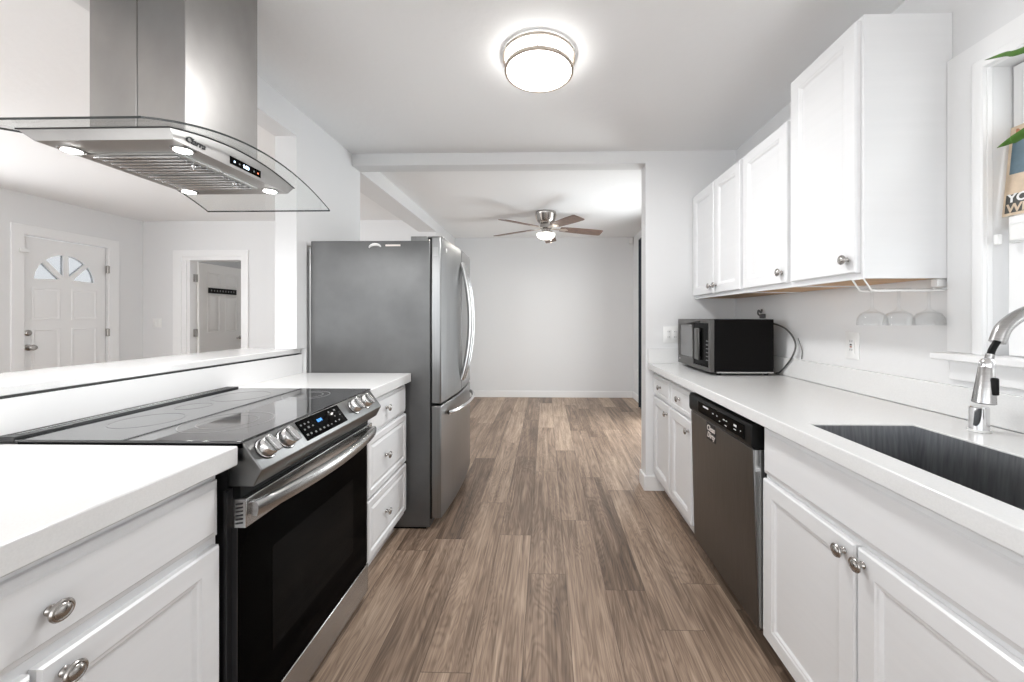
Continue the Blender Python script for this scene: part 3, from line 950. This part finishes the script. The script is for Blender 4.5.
# stemware rack and glasses
t = thing('stemware_rack', (1.2, 1.325, 1.33), 'white wire stemware rack screwed under the tall upper cabinet', 'rack')
for y in (1.303, 1.350):
    MB().tube([(1.070, y, 1.371), (1.095, y, 1.333), (1.110, y, 1.331), (1.335, y, 1.331), (1.348, y, 1.336), (1.348, y, 1.371)], 0.0024, 8).build('wire_rail', 'wirewhite', t)
MB().tube([(1.095, 1.303, 1.333), (1.070, 1.303, 1.371), (1.072, 1.350, 1.371), (1.096, 1.350, 1.333)], 0.0024, 8).build('front_loop', 'wirewhite', t)
MB().box(1.325, 1.357, 1.315, 1.338, 1.345, 1.371).build('mounting_block', 'wirewhite', t, bevel=0.002)


def coupe(x, y, label):
    zf = 1.3365
    t = thing('coupe_glass', (x, y, zf), label, 'glass', 'coupe glasses hanging from the rack')
    prof = [(0.0, 0.003), (0.031, 0.0022), (0.032, 0.0), (0.010, -0.003), (0.0042, -0.010), (0.0038, -0.055), (0.006, -0.066), (0.012, -0.072), (0.031, -0.082), (0.041, -0.100), (0.0425, -0.123),
            (0.0412, -0.123), (0.0395, -0.101), (0.030, -0.085), (0.012, -0.077), (0.0, -0.0755)]
    MB().lathe(prof, (x, y, zf), (0, 0, 1), 32, cap=False).build('glass_body', 'crystal', t, angle=60)
    return t


cg = coupe(1.118, 1.3265, 'clear coupe glass hanging upside down, nearest the cabinet front')
for x, lb in ((1.207, 'clear coupe glass hanging upside down in the middle of the rack'), (1.308, 'clear coupe glass hanging upside down, closest to the window wall')):
    c = cg.copy()
    COL.objects.link(c)
    c.location = (x, 1.3265, 1.3365)
    c['label'] = lb
    for ch in cg.children:
        k = ch.copy()
        COL.objects.link(k)
        k.parent = c

# ================================================================ LEFT RUN
LX = -0.823
FLc = FLf(LX)
t = thing('base_cabinet', (-1.1, 0.5, 0), 'white base cabinet with drawer and doors left of the range, closest to viewer', 'cabinet', 'white base cabinets')
MB().box(-1.428, LX, 0.02, 0.930, 0.10, 0.862).build('body', 'cab', t, bevel=0.0015)
MB().box(-1.428, LX - 0.06, 0.02, 0.930, 0, 0.0995).build('toe_kick', 'cab', t)
d = panel_front('drawer', FLc, 0.10, 0.922, 0.703, 0.840, t, 'slab')
knob(FLc, 0.598, 0.766, d)
d = panel_front('door', FLc, 0.586, 0.922, 0.115, 0.680, t)
knob(FLc, 0.616, 0.650, d)
panel_front('door', FLc, 0.10, 0.578, 0.115, 0.680, t)

t = thing('base_cabinet', (-1.1, 1.94, 0), 'white three-drawer base cabinet between the range and the refrigerator', 'cabinet', 'white base cabinets')
MB().box(-1.428, LX, 1.680, 2.190, 0.10, 0.862).build('body', 'cab', t, bevel=0.0015)
MB().box(-1.428, LX - 0.06, 1.680, 2.190, 0, 0.0995).build('toe_kick', 'cab', t)
for (z0, z1) in ((0.698, 0.850), (0.411, 0.686), (0.130, 0.399)):
    d = panel_front('drawer', FLc, 1.704, 2.180, z0, z1, t, 'slab' if z0 > 0.69 else 'drawer')
    knob(FLc, 1.90, (z0 + z1) / 2 + (0.012 if z0 > 0.69 else 0.0), d)

o = MB().box(-1.431, -0.778, -0.1, 0.946, 0.866, 0.9155).build('countertop', 'quartz', bevel=0.004)
tag(o, 'white quartz countertop left of the range, nearest to the viewer', 'countertop', 'white quartz countertops')
o = MB().box(-1.431, -0.784, 1.676, 2.203, 0.866, 0.9155).build('countertop', 'quartz', bevel=0.003)
tag(o, 'short white quartz countertop between range and refrigerator', 'countertop', 'white quartz countertops')
o = MB().box(-1.775, -1.440, -0.9, 2.2045, 1.0305, 1.0595).build('bar_ledge', 'quartz', bevel=0.003)
tag(o, 'raised white quartz bar ledge running behind the range', 'bar ledge')
o = MB().box(-1.4595, -1.436, -0.9, 2.2045, 1.0245, 1.030).build('trim_shadow_gap', 'slot')  # dark strip stands in for the shade under the bar ledge
o['kind'] = 'structure'

# ---- range
Y1, Y2 = 0.957, 1.665
t = thing('electric_range', (-1.1, 1.326, 0), 'stainless slide-in electric range with black glass cooktop and oven door', 'range')
MB().box(-1.405, -0.815, Y1, Y2, 0.03, 0.905).build('body', 'darkgrey', t)
MB().box(-0.8145, -0.805, Y1 - 0.014, Y1 + 0.004, 0.02, 0.80).build('side_trim', 'darkgrey', t)
for (fx, fy) in ((-1.37, Y1 + 0.04), (-1.37, Y2 - 0.04), (-0.85, Y1 + 0.04), (-0.85, Y2 - 0.04)):
    MB().cyl((fx, fy, 0.0), 0.016, 0.03).build('foot', 'blackpl', t)
ck = MB().box(-1.372, -0.776, Y1 - 0.006, Y2 + 0.006, 0.9175, 0.9245).build('cooktop', 'cooktop', t, bevel=0.0015)
MB().box(-1.372, -0.776, Y1, Y2, 0.905, 0.9174).build('cooktop_base', 'blackpl', t)
rv = MB().box(-1.426, -1.373, Y1 - 0.006, Y2 + 0.006, 0.9165, 0.931).build('rear_vent_trim', 'darkgrey', t, bevel=0.002)
MB().box(-1.413, -1.407, Y1 + 0.01, Y2 - 0.01, 0.9305, 0.9335).box(-1.392, -1.387, Y1 + 0.01, Y2 - 0.01, 0.9305, 0.9335).build('vent_ridge', 'steel', rv)
for (cx_, cy_, r_) in ((-1.22, 1.50, 0.095), (-0.97, 1.52, 0.085), (-0.97, 1.52, 0.060), (-1.22, 1.14, 0.085), (-0.96, 1.13, 0.115), (-0.96, 1.13, 0.075), (-1.25, 1.325, 0.05)):
    mb = MB()
    mb.lathe([(r_ - 0.0012, 0.9246), (r_ + 0.0012, 0.9246), (r_ + 0.0012, 0.9249), (r_ - 0.0012, 0.9249), (r_ - 0.0012, 0.9246)], (cx_, cy_, 0), (0, 0, 1), 56, cap=False)
    mb.build('burner_ring', 'ringmark', ck)
# control panel: sloping stainless wedge
pa, pb = (-0.780, 0.9225), (-0.727, 0.852)
pp = MB().prism([(-0.815, 0.9165), (-0.780, 0.9225), (-0.727, 0.852), (-0.727, 0.846), (-0.748, 0.806), (-0.815, 0.806)], 'y', Y1, Y2).build('control_panel', 'panelsteel', t, bevel=0.0025)
dv = Vector((pa[0] - pb[0], 0, pa[1] - pb[1]))
LP = dv.length
CPm = frame((pb[0], 0, pb[1]), (0, 1, 0), (dv.x, 0, dv.z))          # local x along the range, y up the slope, z outwards
MB(CPm).rings(0.236, LP * 0.80, [(0, -0.0006), (0, 0.0016), (0.0012, 0.002)], 1.155, LP * 0.10).build('display_glass', 'blackgl', pp)
text('lettering', '8:04', 0.015, CPm @ Matrix.Translation((1.245, LP * 0.56, 0.0022)), 'bluelit', pp, ext=0.0003, bold=0.0004)
for i, (a, b, s) in enumerate([(1.20, .68, 1), (1.225, .68, 1), (1.25, .68, 1), (1.205, .48, 1), (1.232, .50, 1.3), (1.262, .50, 1), (1.20, .26, 1.3), (1.225, .26, 1.2), (1.255, .24, 1.2),
                               (1.285, .24, 1.2), (1.315, .24, 1.2), (1.345, .24, 1.2), (1.375, .24, .8), (1.41, .26, 1), (1.44, .26, 1), (1.405, .72, 1.1), (1.45, .70, 1.4), (1.43, .48, .8), (1.47, .45, .8)]):
    MB(CPm).rings(0.0065 * s, 0.005 * s, [(0, 0.002), (0, 0.0024)], 1.165 + (a - 1.20) * 0.75, LP * b).build('panel_mark', 'dimink', pp)
for ky in (1.005, 1.085, 1.478, 1.566):
    mb = MB(CPm)
    mb.lathe([(0.029, 0), (0.029, 0.003), (0.0265, 0.004), (0.0255, 0.022), (0.0235, 0.0255), (0.0, 0.0255)], (ky, LP * 0.5, 0), (0, 0, 1), 36)
    k = mb.build('control_knob', 'steelbright', t)
    MB(CPm).lathe([(0.031, 0), (0.031, 0.0012), (0.0, 0.0012)], (ky, LP * 0.5, 0), (0, 0, 1), 32).build('knob_ring', 'slot', k)
    MB(CPm @ Matrix.Translation((ky, LP * 0.5, 0)) @ Matrix.Rotation(0.12, 4, 'Z')).box(-0.008, 0.008, -0.0255, 0.0255, 0.0255, 0.036).build('grip', 'steel', k, bevel=0.003)
# black gap, vent band, oven door
MB().box(-0.815, -0.785, Y1 + 0.004, Y2 - 0.004, 0.776, 0.8055).build('vent_recess', 'blackpl', t)
dr = MB().box(-0.8146, -0.788, Y1 + 0.002, Y2 - 0.002, 0.158, 0.700).build('oven_door', 'ovenglass', t, bevel=0.002)
MB().box(-0.8145, -0.790, Y1 - 0.001, Y1 + 0.0015, 0.16, 0.70).build('door_side_trim', 'darkgrey', dr)
MB(FLf(-0.788)).rings(0.46, 0.30, [(0, 0), (0, 0.0004)], 1.08, 0.28).build('door_window', 'blackgl', dr)
bd = MB().box(-0.8146, -0.767, Y1, Y2, 0.7005, 0.775).build('door_band', 'steel', t, bevel=0.002)
MB().box(-0.797, -0.7675, Y1 - 0.002, Y1 - 0.0002, 0.702, 0.774).build('end_bracket', 'steelbright', bd)
for k in range(6):
    z = 0.710 + 0.0098 * k
    MB().prism([(-0.793, z), (-0.774, z + 0.003), (-0.774, z + 0.0075), (-0.793, z + 0.0045)], 'y', Y1 - 0.0028, Y1 + 0.001).build('vent_slot', 'slot', bd)
for k in range(3):
    MB(FLf(-0.767)).rings(0.10, 0.004, [(0, 0), (0, 0.0006)], 1.10 + 0.20 * k, 0.762).build('band_vent', 'slot', bd)
path = []
for i in range(25):
    s = i / 24
    path.append((-0.752 + 0.038 * math.sin(PI * s) ** 0.8, Y1 + 0.010 + (Y2 - Y1 - 0.020) * s, 0.745))
mb = MB()
hw, ht = 0.0185, 0.009
vs, fs = [], []
for i, p in enumerate(path):
    vs += [(p[0] - ht, p[1], p[2] - hw), (p[0] + ht * 0.6, p[1], p[2] - hw), (p[0] + ht, p[1], p[2] - hw * 0.3), (p[0] + ht, p[1], p[2] + hw * 0.6), (p[0] + ht * 0.3, p[1], p[2] + hw), (p[0] - ht, p[1], p[2] + hw)]
for i in range(24):
    for k in range(6):
        fs.append((i * 6 + k, i * 6 + (k + 1) % 6, (i + 1) * 6 + (k + 1) % 6, (i + 1) * 6 + k))
fs += [(0, 1, 2, 3, 4, 5), tuple(24 * 6 + k for k in range(5, -1, -1))]
mb.add(vs, fs)
for yy in (Y1 + 0.012, Y2 - 0.030):
    mb.box(-0.768, -0.750, yy, yy + 0.018, 0.730, 0.760)
mb.build('door_handle', 'steel', bd, angle=50)
MB().box(-0.8146, -0.784, Y1 + 0.001, Y2 - 0.001, 0.034, 0.155).build('drawer', 'steel', t, bevel=0.003)

# ================================================================ REFRIGERATOR
FY0, FY1 = 2.208, 3.07
t = thing('refrigerator', (-1.0, 2.64, 0), 'stainless french-door refrigerator with bottom freezer beside the left counter', 'refrigerator')
cs = MB().box(-1.382, -0.675, FY0, FY1, 0.012, 1.690).build('case', 'fridgeside', t, bevel=0.004)
mb = MB()
mb.tube([(-1.3965, FY0 + 0.022, 0.10), (-1.3965, FY0 + 0.022, 1.655)], 0.0135, 16)
mb.box(-1.408, -1.3825, FY0 + 0.02, FY1 - 0.01, 0.08, 1.655)
mb.build('rear_cover', 'steelv', t)
MB().box(-1.33, -0.70, FY0 + 0.01, FY1 - 0.01, 0.0, 0.0115).build('kick_base', 'blackpl', t)


def curved_door(ya, yb, za, zb, name, xin=-0.668, xe=-0.612, bul=0.026):
    """door whose front bows out over the whole width of the refrigerator"""
    poly = [(xin, ya)]
    n = 14
    ym = (FY0 + FY1) / 2
    hwid = (FY1 - FY0) / 2
    for i in range(n + 1):
        y = ya + (yb - ya) * i / n
        q = (y - ym) / hwid
        x = xe + bul * (1 - q * q)
        poly.append((x, y))
    poly.append((xin, yb))
    # soften the outer corners
    return MB().prism(poly, 'z', za, zb).build(name, 'steelv', t, bevel=0.006, angle=30)


d1 = curved_door(FY0 + 0.002, 2.640, 0.735, 1.712, 'door')
d2 = curved_door(2.644, FY1 - 0.002, 0.735, 1.712, 'door')
d3 = curved_door(FY0 + 0.002, FY1 - 0.002, 0.062, 0.722, 'freezer_drawer')
MB().box(-0.6745, -0.6685, FY0 + 0.006, FY1 - 0.006, 0.06, 1.700).build('door_gasket', 'blackpl', t)
for y, dd in ((2.612, d1), (2.672, d2)):
    pts = []
    for i in range(25):
        s = i / 24
        pts.append((-0.580 + 0.060 * math.sin(PI * s) ** 0.8, y, 0.815 + 0.80 * s))
    mb = MB()
    mb.tube(pts, 0.0135, 12, sx=1.35)
    mb.build('door_handle', 'steelbright', dd)
pts = []
for i in range(25):
    s = i / 24
    q = (2.30 + 0.68 * s - 2.642) / 0.428
    pts.append((-0.612 + 0.026 * (1 - q * q) + 0.012 + 0.050 * math.sin(PI * s) ** 0.6, 2.30 + 0.68 * s, 0.662))
MB().tube(pts, 0.013, 12, sx=0.9).build('drawer_handle', 'steelbright', d3)
for y in (FY0 + 0.06, FY1 - 0.06):
    MB().box(-0.70, -0.61, y - 0.03, y + 0.03, 1.7125, 1.722).box(-0.80, -0.70, y - 0.03, y + 0.05, 1.690, 1.722).build('hinge_cover', 'steelv', t, bevel=0.003)
    MB().cyl((-0.645, y, 1.722), 0.010, 0.006).build('hinge_pin', 'chrome', t)
# marks on the side and door
Fs = frame((0, FY0, 0), (1, 0, 0), (0, 0, 1))
mb = MB(Fs)
arc = [(-0.998 + 0.022 * math.cos(math.radians(a)) * 1.6, 1.648 + 0.020 * math.sin(math.radians(a)), 0.002) for a in range(20, 190, 10)]
mb.tube(arc, [0.003 + 0.006 * math.sin(PI * i / (len(arc) - 1)) for i in range(len(arc))], 8, sx=1.0)
mb.build('hook_magnet', 'whitepl', cs, label='small white curved mark near the top of the side')
MB(Fs).rings(0.088, 0.010, [(0, 0), (0, 0.001)], -0.938, 1.658).build('sticker_strip', 'paper', cs)
MB(frame((0, FY0 + 0.002, 0), (1, 0, 0), (0, 0, 1))).rings(0.026, 0.052, [(0, 0), (0, 0.0008)], -0.655, 1.60).build('sticker', 'stickclr', d1)
MB().lathe([(0.012, 0), (0.012, 0.002), (0.0, 0.003)], (-0.5995, 2.285, 1.645), (1, 0, 0.0), 20).build('badge', 'whitepl', d1)

# ================================================================ RANGE HOOD
t = thing('range_hood', (-1.22, 1.26, 1.72), 'stainless island range hood with curved glass canopy hung above the cooktop', 'range hood')
hx0, hx1 = -1.435, -1.010
hy0, hy1 = 0.998, 1.504
gy0, gy1, gx0, gx1 = 0.872, 1.656, -1.50, -0.951
gym = (gy0 + gy1) / 2
zend, zmid = 1.714, 1.798


def gz(y):
    q = (y - gym) / ((gy1 - gy0) / 2)
    return zmid - (zmid - zend) * q * q


# chimney: four sides drawn as two halves with a seam facing the camera
ch = MB().box(-1.357, -1.2125, 1.10, 1.385, 1.786, 2.05)
ch = MB()
ch.box(-1.3565, -1.2125, 1.100, 1.384, gz(1.1) + 0.002, KC - 0.001).box(-1.2105, -1.066, 1.100, 1.384, gz(1.1) + 0.002, KC - 0.001)
ch.build('chimney', 'hoodsteel', t, bevel=0.002)
MB().box(-1.2125, -1.2105, 1.103, 1.38, gz(1.1) + 0.004, KC - 0.002).build('chimney_seam', 'slot', t)
# glass canopy
n = 36
g = MB()
vs, fs = [], []
for i in range(n + 1):
    y = gy0 + (gy1 - gy0) * i / n
    z = gz(y)
    vs += [(gx0, y, z), (gx1, y, z), (gx1, y, z - 0.006), (gx0, y, z - 0.006)]
for i in range(n):
    b = i * 4
    fs += [(b, b + 1, b + 5, b + 4), (b + 3, b + 7, b + 6, b + 2)]
g.add(vs, fs)
g.cur = 1
es = []
for i in range(n):
    b = i * 4
    es += [(b + 1, b + 2, b + 6, b + 5), (b, b + 4, b + 7, b + 3)]
es += [(0, 3, 2, 1), (n * 4, n * 4 + 1, n * 4 + 2, n * 4 + 3)]
b0 = len(g.v) - len(vs)
g.f += es
g.mi += [1] * len(es)
g.build('glass_canopy', ['hoodglass', 'glassedge'], t, label='clear curved glass canopy with dark edges')
# body: arched top, flat bottom, a little narrower below
bz = 1.724
mb = MB()
nb = 24
vs, fs = [], []
for i in range(nb + 1):
    s = i / nb
    yt = hy0 + (hy1 - hy0) * s
    yb = hy0 + 0.012 + (hy1 - hy0 - 0.050) * s
    zt = gz(yt) - 0.0075
    vs += [(hx0, yt, zt), (hx1, yt, zt), (hx1 - 0.0, yb, bz), (hx0 + 0.035, yb, bz)]
for i in range(nb):
    b = i * 4
    for k in range(4):
        if k == 2:
            continue
        fs.append((b + k, b + (k + 1) % 4, b + 4 + (k + 1) % 4, b + 4 + k))
    fs.append((b + 2, b + 3, b + 7, b + 6))
fs += [(0, 3, 2, 1), (nb * 4, nb * 4 + 1, nb * 4 + 2, nb * 4 + 3)]
mb.add(vs, fs)
bo = mb.build('hood_body', 'hoodsteel', t, angle=30)
# black line where body meets the glass
pth = [(hx0, hy0 - 0.001, gz(hy0) - 0.008), (hx1 + 0.001, hy0 - 0.001, gz(hy0) - 0.008)]
pth += [(hx1 + 0.001, hy0 + (hy1 - hy0) * i / 20, gz(hy0 + (hy1 - hy0) * i / 20) - 0.008) for i in range(1, 21)]
MB().tube(pth, 0.0022, 6).build('black_gasket', 'slot', bo)
# filters under the hood
for (fa, fb) in ((1.090, 1.240), (1.246, 1.396)):
    fl = MB().box(-1.36, -1.075, fa, fb, bz - 0.004, bz - 0.0005).build('baffle_filter', 'filt', t)
    for k in range(6):
        y = fa + 0.010 + k * 0.0235
        MB().box(-1.345, -1.090, y, y + 0.012, bz - 0.010, bz - 0.004).build('baffle', 'steel', fl, bevel=0.002)
        MB().box(-1.355, -1.347, y + 0.012, y + 0.020, bz - 0.0055, bz - 0.004).build('baffle_slot', 'slot', fl)
    MB().lathe([(0.006, 0), (0.004, 0.005), (0.009, 0.010), (0.009, 0.014), (0, 0.015)], (-1.10, (fa + fb) / 2, bz - 0.010), (0, 0, -1), 16).build('filter_knob', 'chrome', fl)
for i, (lx, ly) in enumerate(((-1.365, 1.065), (-1.045, 1.072), (-1.365, 1.425), (-1.050, 1.425))):
    MB().lathe([(0.028, 0), (0.028, 0.003), (0.022, 0.0035)], (lx, ly, bz - 0.0004), (0, 0, -1), 24).build('downlight', ['steel'], t)
    MB().lathe([(0.021, 0.0030), (0.021, 0.0052), (0.0, 0.0056)], (lx, ly, bz - 0.0004), (0, 0, -1), 24).build('downlight_lens', 'led', t)
    area('hood_lamp', (lx, ly, bz - 0.012), 0.045, 1.6, (0, 0, 0))
# control strip and maker's lettering on the front face (front face leans very slightly)
FH = frame((hx1 + 0.0006, 0, 0), (0, 1, 0), (0, 0, 1))
cpn = MB(FH).rings(0.130, 0.0245, [(0, -0.003), (0, 0.0012)], 1.194, 1.7335).build('touch_panel', 'blackgl', bo)
text('lettering', '1:00', 0.015, FH @ Matrix.Translation((1.245, 1.7405, 0.0013)), 'whitelit', cpn, ext=0.0003, bold=0.0005)
for y, mm in ((1.208, 'whitelit'), (1.228, 'dimink'), (1.290, 'dimink'), (1.308, 'redlit')):
    MB(FH).rings(0.005, 0.005, [(0, 0.0012), (0, 0.0016)], y, 1.7425).build('touch_key', mm, cpn)
text('lettering', 'Ciarra', 0.024, FH @ Matrix.Translation((1.042, 1.7360, 0.0010)), 'darkgrey', bo, shear=0.35, ext=0.0008, bold=0.0006)

# ================================================================ CEILING LIGHT
lc = (-0.030, 1.745)
t = thing('ceiling_light', (lc[0], lc[1], KC), 'round flush ceiling light with two nickel bands, glowing over the aisle', 'ceiling light')
MB().lathe([(0.140, KC - 0.0005), (0.140, KC - 0.012)], (lc[0], lc[1], 0), (0, 0, 1), 56).build('canopy', 'whitepl', t)
MB().lathe([(0.151, KC - 0.012), (0.149, KC - 0.060), (0.142, KC - 0.071), (0.09, KC - 0.079), (0.0, KC - 0.082)], (lc[0], lc[1], 0), (0, 0, 1), 56).build('diffuser', 'lamp', t)
for (r_, za, zb) in ((0.166, KC - 0.006, KC - 0.020), (0.158, KC - 0.060, KC - 0.073)):
    MB().lathe([(r_ - 0.010, za), (r_, za), (r_, zb), (r_ - 0.010, zb), (r_ - 0.010, za)], (lc[0], lc[1], 0), (0, 0, 1), 64, cap=False).build('metal_band', 'bronze', t)
for a in (0.5, 2.6, 4.7):
    MB().box(-0.003, 0.003, -0.001, 0.001, 0, 0)
    MB(Matrix.Translation((lc[0], lc[1], 0)) @ Matrix.Rotation(a, 4, 'Z')).box(0.152, 0.158, -0.004, 0.004, KC - 0.062, KC - 0.020).build('band_post', 'bronze', t)
area('ceiling_lamp_light', (lc[0], lc[1], KC - 0.09), 0.28, 14, (0, 0, 0))
# ================================================================ CEILING FAN
fx, fy = 0.005, 4.50
t = thing('ceiling_fan', (fx, fy, DC), 'flush ceiling fan with five walnut blades and glowing bowl light in the dining room', 'ceiling fan')
MB().lathe([(0.105, DC - 0.0005), (0.108, DC - 0.02), (0.100, DC - 0.035), (0.090, DC - 0.10), (0.075, DC - 0.125), (0.060, DC - 0.135)], (fx, fy, 0), (0, 0, 1), 40).build('motor_housing', 'nickel', t)
for k in range(6):
    a = k * PI / 3
    MB(Matrix.Translation((fx, fy, 0)) @ Matrix.Rotation(a, 4, 'Z')).tube([(0.105, 0, DC - 0.03), (0.098, 0, DC - 0.07), (0.086, 0, DC - 0.11)], 0.005, 8).build('housing_rib', 'bronze', t)
MB().lathe([(0.052, DC - 0.135), (0.062, DC - 0.150), (0.062, DC - 0.190), (0.045, DC - 0.205), (0.045, DC - 0.235), (0.083, DC - 0.247), (0.083, DC - 0.255)], (fx, fy, 0), (0, 0, 1), 36).build('hub', 'nickel', t)
MB().lathe([(0.092, DC - 0.2555), (0.094, DC - 0.265), (0.085, DC - 0.292), (0.060, DC - 0.312), (0.0, DC - 0.322)], (fx, fy, 0), (0, 0, 1), 36).build('light_bowl', 'fanlamp', t)
MB().tube([(fx + 0.05, fy - 0.03, DC - 0.25), (fx + 0.052, fy - 0.035, DC - 0.40)], 0.0015, 6).build('pull_chain', 'bronze', t)
for k in range(5):
    a = math.radians(12 + 72 * k)
    Mb = Matrix.Translation((fx, fy, DC - 0.185)) @ Matrix.Rotation(a, 4, 'Z') @ Matrix.Rotation(math.radians(3), 4, 'Y') @ Matrix.Rotation(math.radians(-13), 4, 'X')
    poly = [(0.15, -0.045), (0.20, -0.055), (0.45, -0.066), (0.585, -0.066), (0.600, -0.055), (0.600, 0.055), (0.585, 0.066), (0.45, 0.066), (0.20, 0.055), (0.15, 0.045)]
    bl = MB(Mb).prism(poly, 'z', -0.004, 0.004).build('blade', 'blade', t, bevel=0.002)
    MB(Mb).prism([(0.055, -0.012), (0.14, -0.014), (0.20, -0.035), (0.235, 0.0), (0.20, 0.035), (0.14, 0.014), (0.055, 0.012)], 'z', -0.010, -0.0042).build('blade_bracket', 'bronze', bl)
t.scale = (1.15, 1.15, 1.0)
area('fan_lamp_light', (fx, fy, DC - 0.335), 0.15, 6, (0, 0, 0), color=(1, 0.97, 0.92))

# ================================================================ WINDOW DRESSING
# tin sign leaning on the sash rail
u = Vector((0, -1, 0)); vv = Vector((0.10, 0, 1)).normalized()
SG = frame((1.3775, 1.177, 1.5415), u, vv)
t = thing('tin_sign', (1.3795, 1.06, 1.5415), 'old tin sign with block lettering leaning in the kitchen window', 'sign')
sg = MB(SG).rings(0.20, 0.27, [(0, 0), (0, 0.0015)], 0, 0).build('sign_plate', 'cream', t)
MB(SG).rings(0.188, 0.055, [(0, 0.0015), (0, 0.002)], 0.006, 0.008).build('text_band', 'signdark', sg)
MB(SG).rings(0.184, 0.105, [(0, 0.0015), (0, 0.002)], 0.008, 0.122).build('picture_field', 'signblue', sg)
MB(SG).add([(0.008, 0.125, 0.0022), (0.19, 0.112, 0.0022), (0.19, 0.078, 0.0022), (0.008, 0.070, 0.0022), (0.008, 0.125, 0.0018), (0.19, 0.112, 0.0018), (0.19, 0.078, 0.0018), (0.008, 0.07, 0.0018)],
           [(3, 2, 1, 0), (4, 5, 6, 7), (0, 1, 5, 4), (1, 2, 6, 5), (2, 3, 7, 6), (3, 0, 4, 7)]).build('picture_ground', 'cream', sg)
MB(SG).lathe([(0.040, 0.002), (0.040, 0.0028), (0, 0.0028)], (0.085, 0.155, 0), (0, 0, 1), 20).build('picture_shape', 'signskin', sg)
text('lettering', 'YOU', 0.035, SG @ Matrix.Translation((0.010, 0.040, 0.0022)), 'ink', sg, bold=0.001)
text('lettering', 'WE', 0.035, SG @ Matrix.Translation((0.010, 0.010, 0.0022)), 'cream', sg, bold=0.001)
text('lettering', 'NE', 0.038, SG @ Matrix.Translation((0.012, 0.234, 0.0016)), 'signred', sg, bold=0.001)

# hanging plant, its pot just beyond the edge of view
pc = Vector((1.20, 0.60, 1.74))
t = thing('hanging_plant', (pc.x, pc.y, pc.z), 'hanging plant in front of the window, only long green leaf tips in view', 'plant')
pt = MB().lathe([(0.05, 0), (0.075, 0.10), (0.078, 0.10), (0.078, 0.115), (0.070, 0.115), (0.066, 0.10)], tuple(pc), (0, 0, 1), 28).build('pot', 'pot', t)
MB().lathe([(0.064, 0.098), (0.064, 0.104), (0, 0.106)], tuple(pc), (0, 0, 1), 24).build('soil', 'soil', t)
for k in range(3):
    a = k * 2 * PI / 3 + 0.4
    MB().tube([pc + Vector((0.074 * math.cos(a), 0.074 * math.sin(a), 0.11)), pc + Vector((0, 0, 0.50)), Vector((pc.x, pc.y, KC - 0.002))], 0.0015, 6).build('hanging_cord', 'paper', t)


def leaf(points, w):
    ctr = spline([pc + Vector((0, 0, 0.105))] + [Vector(q) for q in points], 6)
    N = len(ctr) - 1
    vs, fs = [], []
    for i, c in enumerate(ctr):
        s = i / N
        d = (ctr[min(i + 1, N)] - ctr[max(i - 1, 0)]).normalized()
        sd = d.cross(Vector((0.9, 0, 0.5))).normalized()
        nn = sd.cross(d)
        ww = w * (0.35 + 0.65 * math.sin(PI * min(1, s * 0.9 + 0.08)) ** 0.6) * (1 - s ** 6) + 0.0006
        vs += [c - sd * ww, c - nn * 0.25 * ww, c + sd * ww, c - nn * (0.25 * ww + 0.0012)]
    for i in range(N):
        b = i * 4
        for k in range(4):
            fs.append((b + k, b + (k + 1) % 4, b + 4 + (k + 1) % 4, b + 4 + k))
    fs += [(0, 1, 2, 3), (4 * N, 4 * N + 1, 4 * N + 2, 4 * N + 3)]
    MB().add(vs, fs).build('leaf', 'leaf', t, angle=70)


leaf([(1.197, 0.80, 1.875), (1.200, 0.980, 1.911), (1.200, 1.020, 1.928), (1.200, 1.065, 1.943)], 0.007)
leaf([(1.197, 0.80, 1.76), (1.200, 0.980, 1.703), (1.200, 1.009, 1.696), (1.200, 1.037, 1.691)], 0.0105)
for q in ([(1.08, 0.56, 1.93), (0.98, 0.52, 1.82)], [(1.26, 0.42, 1.92), (1.29, 0.27, 1.78)], [(1.13, 0.45, 1.98), (1.05, 0.28, 1.93)], [(1.25, 0.52, 2.0), (1.30, 0.44, 2.12)]):
    leaf(q, 0.011)
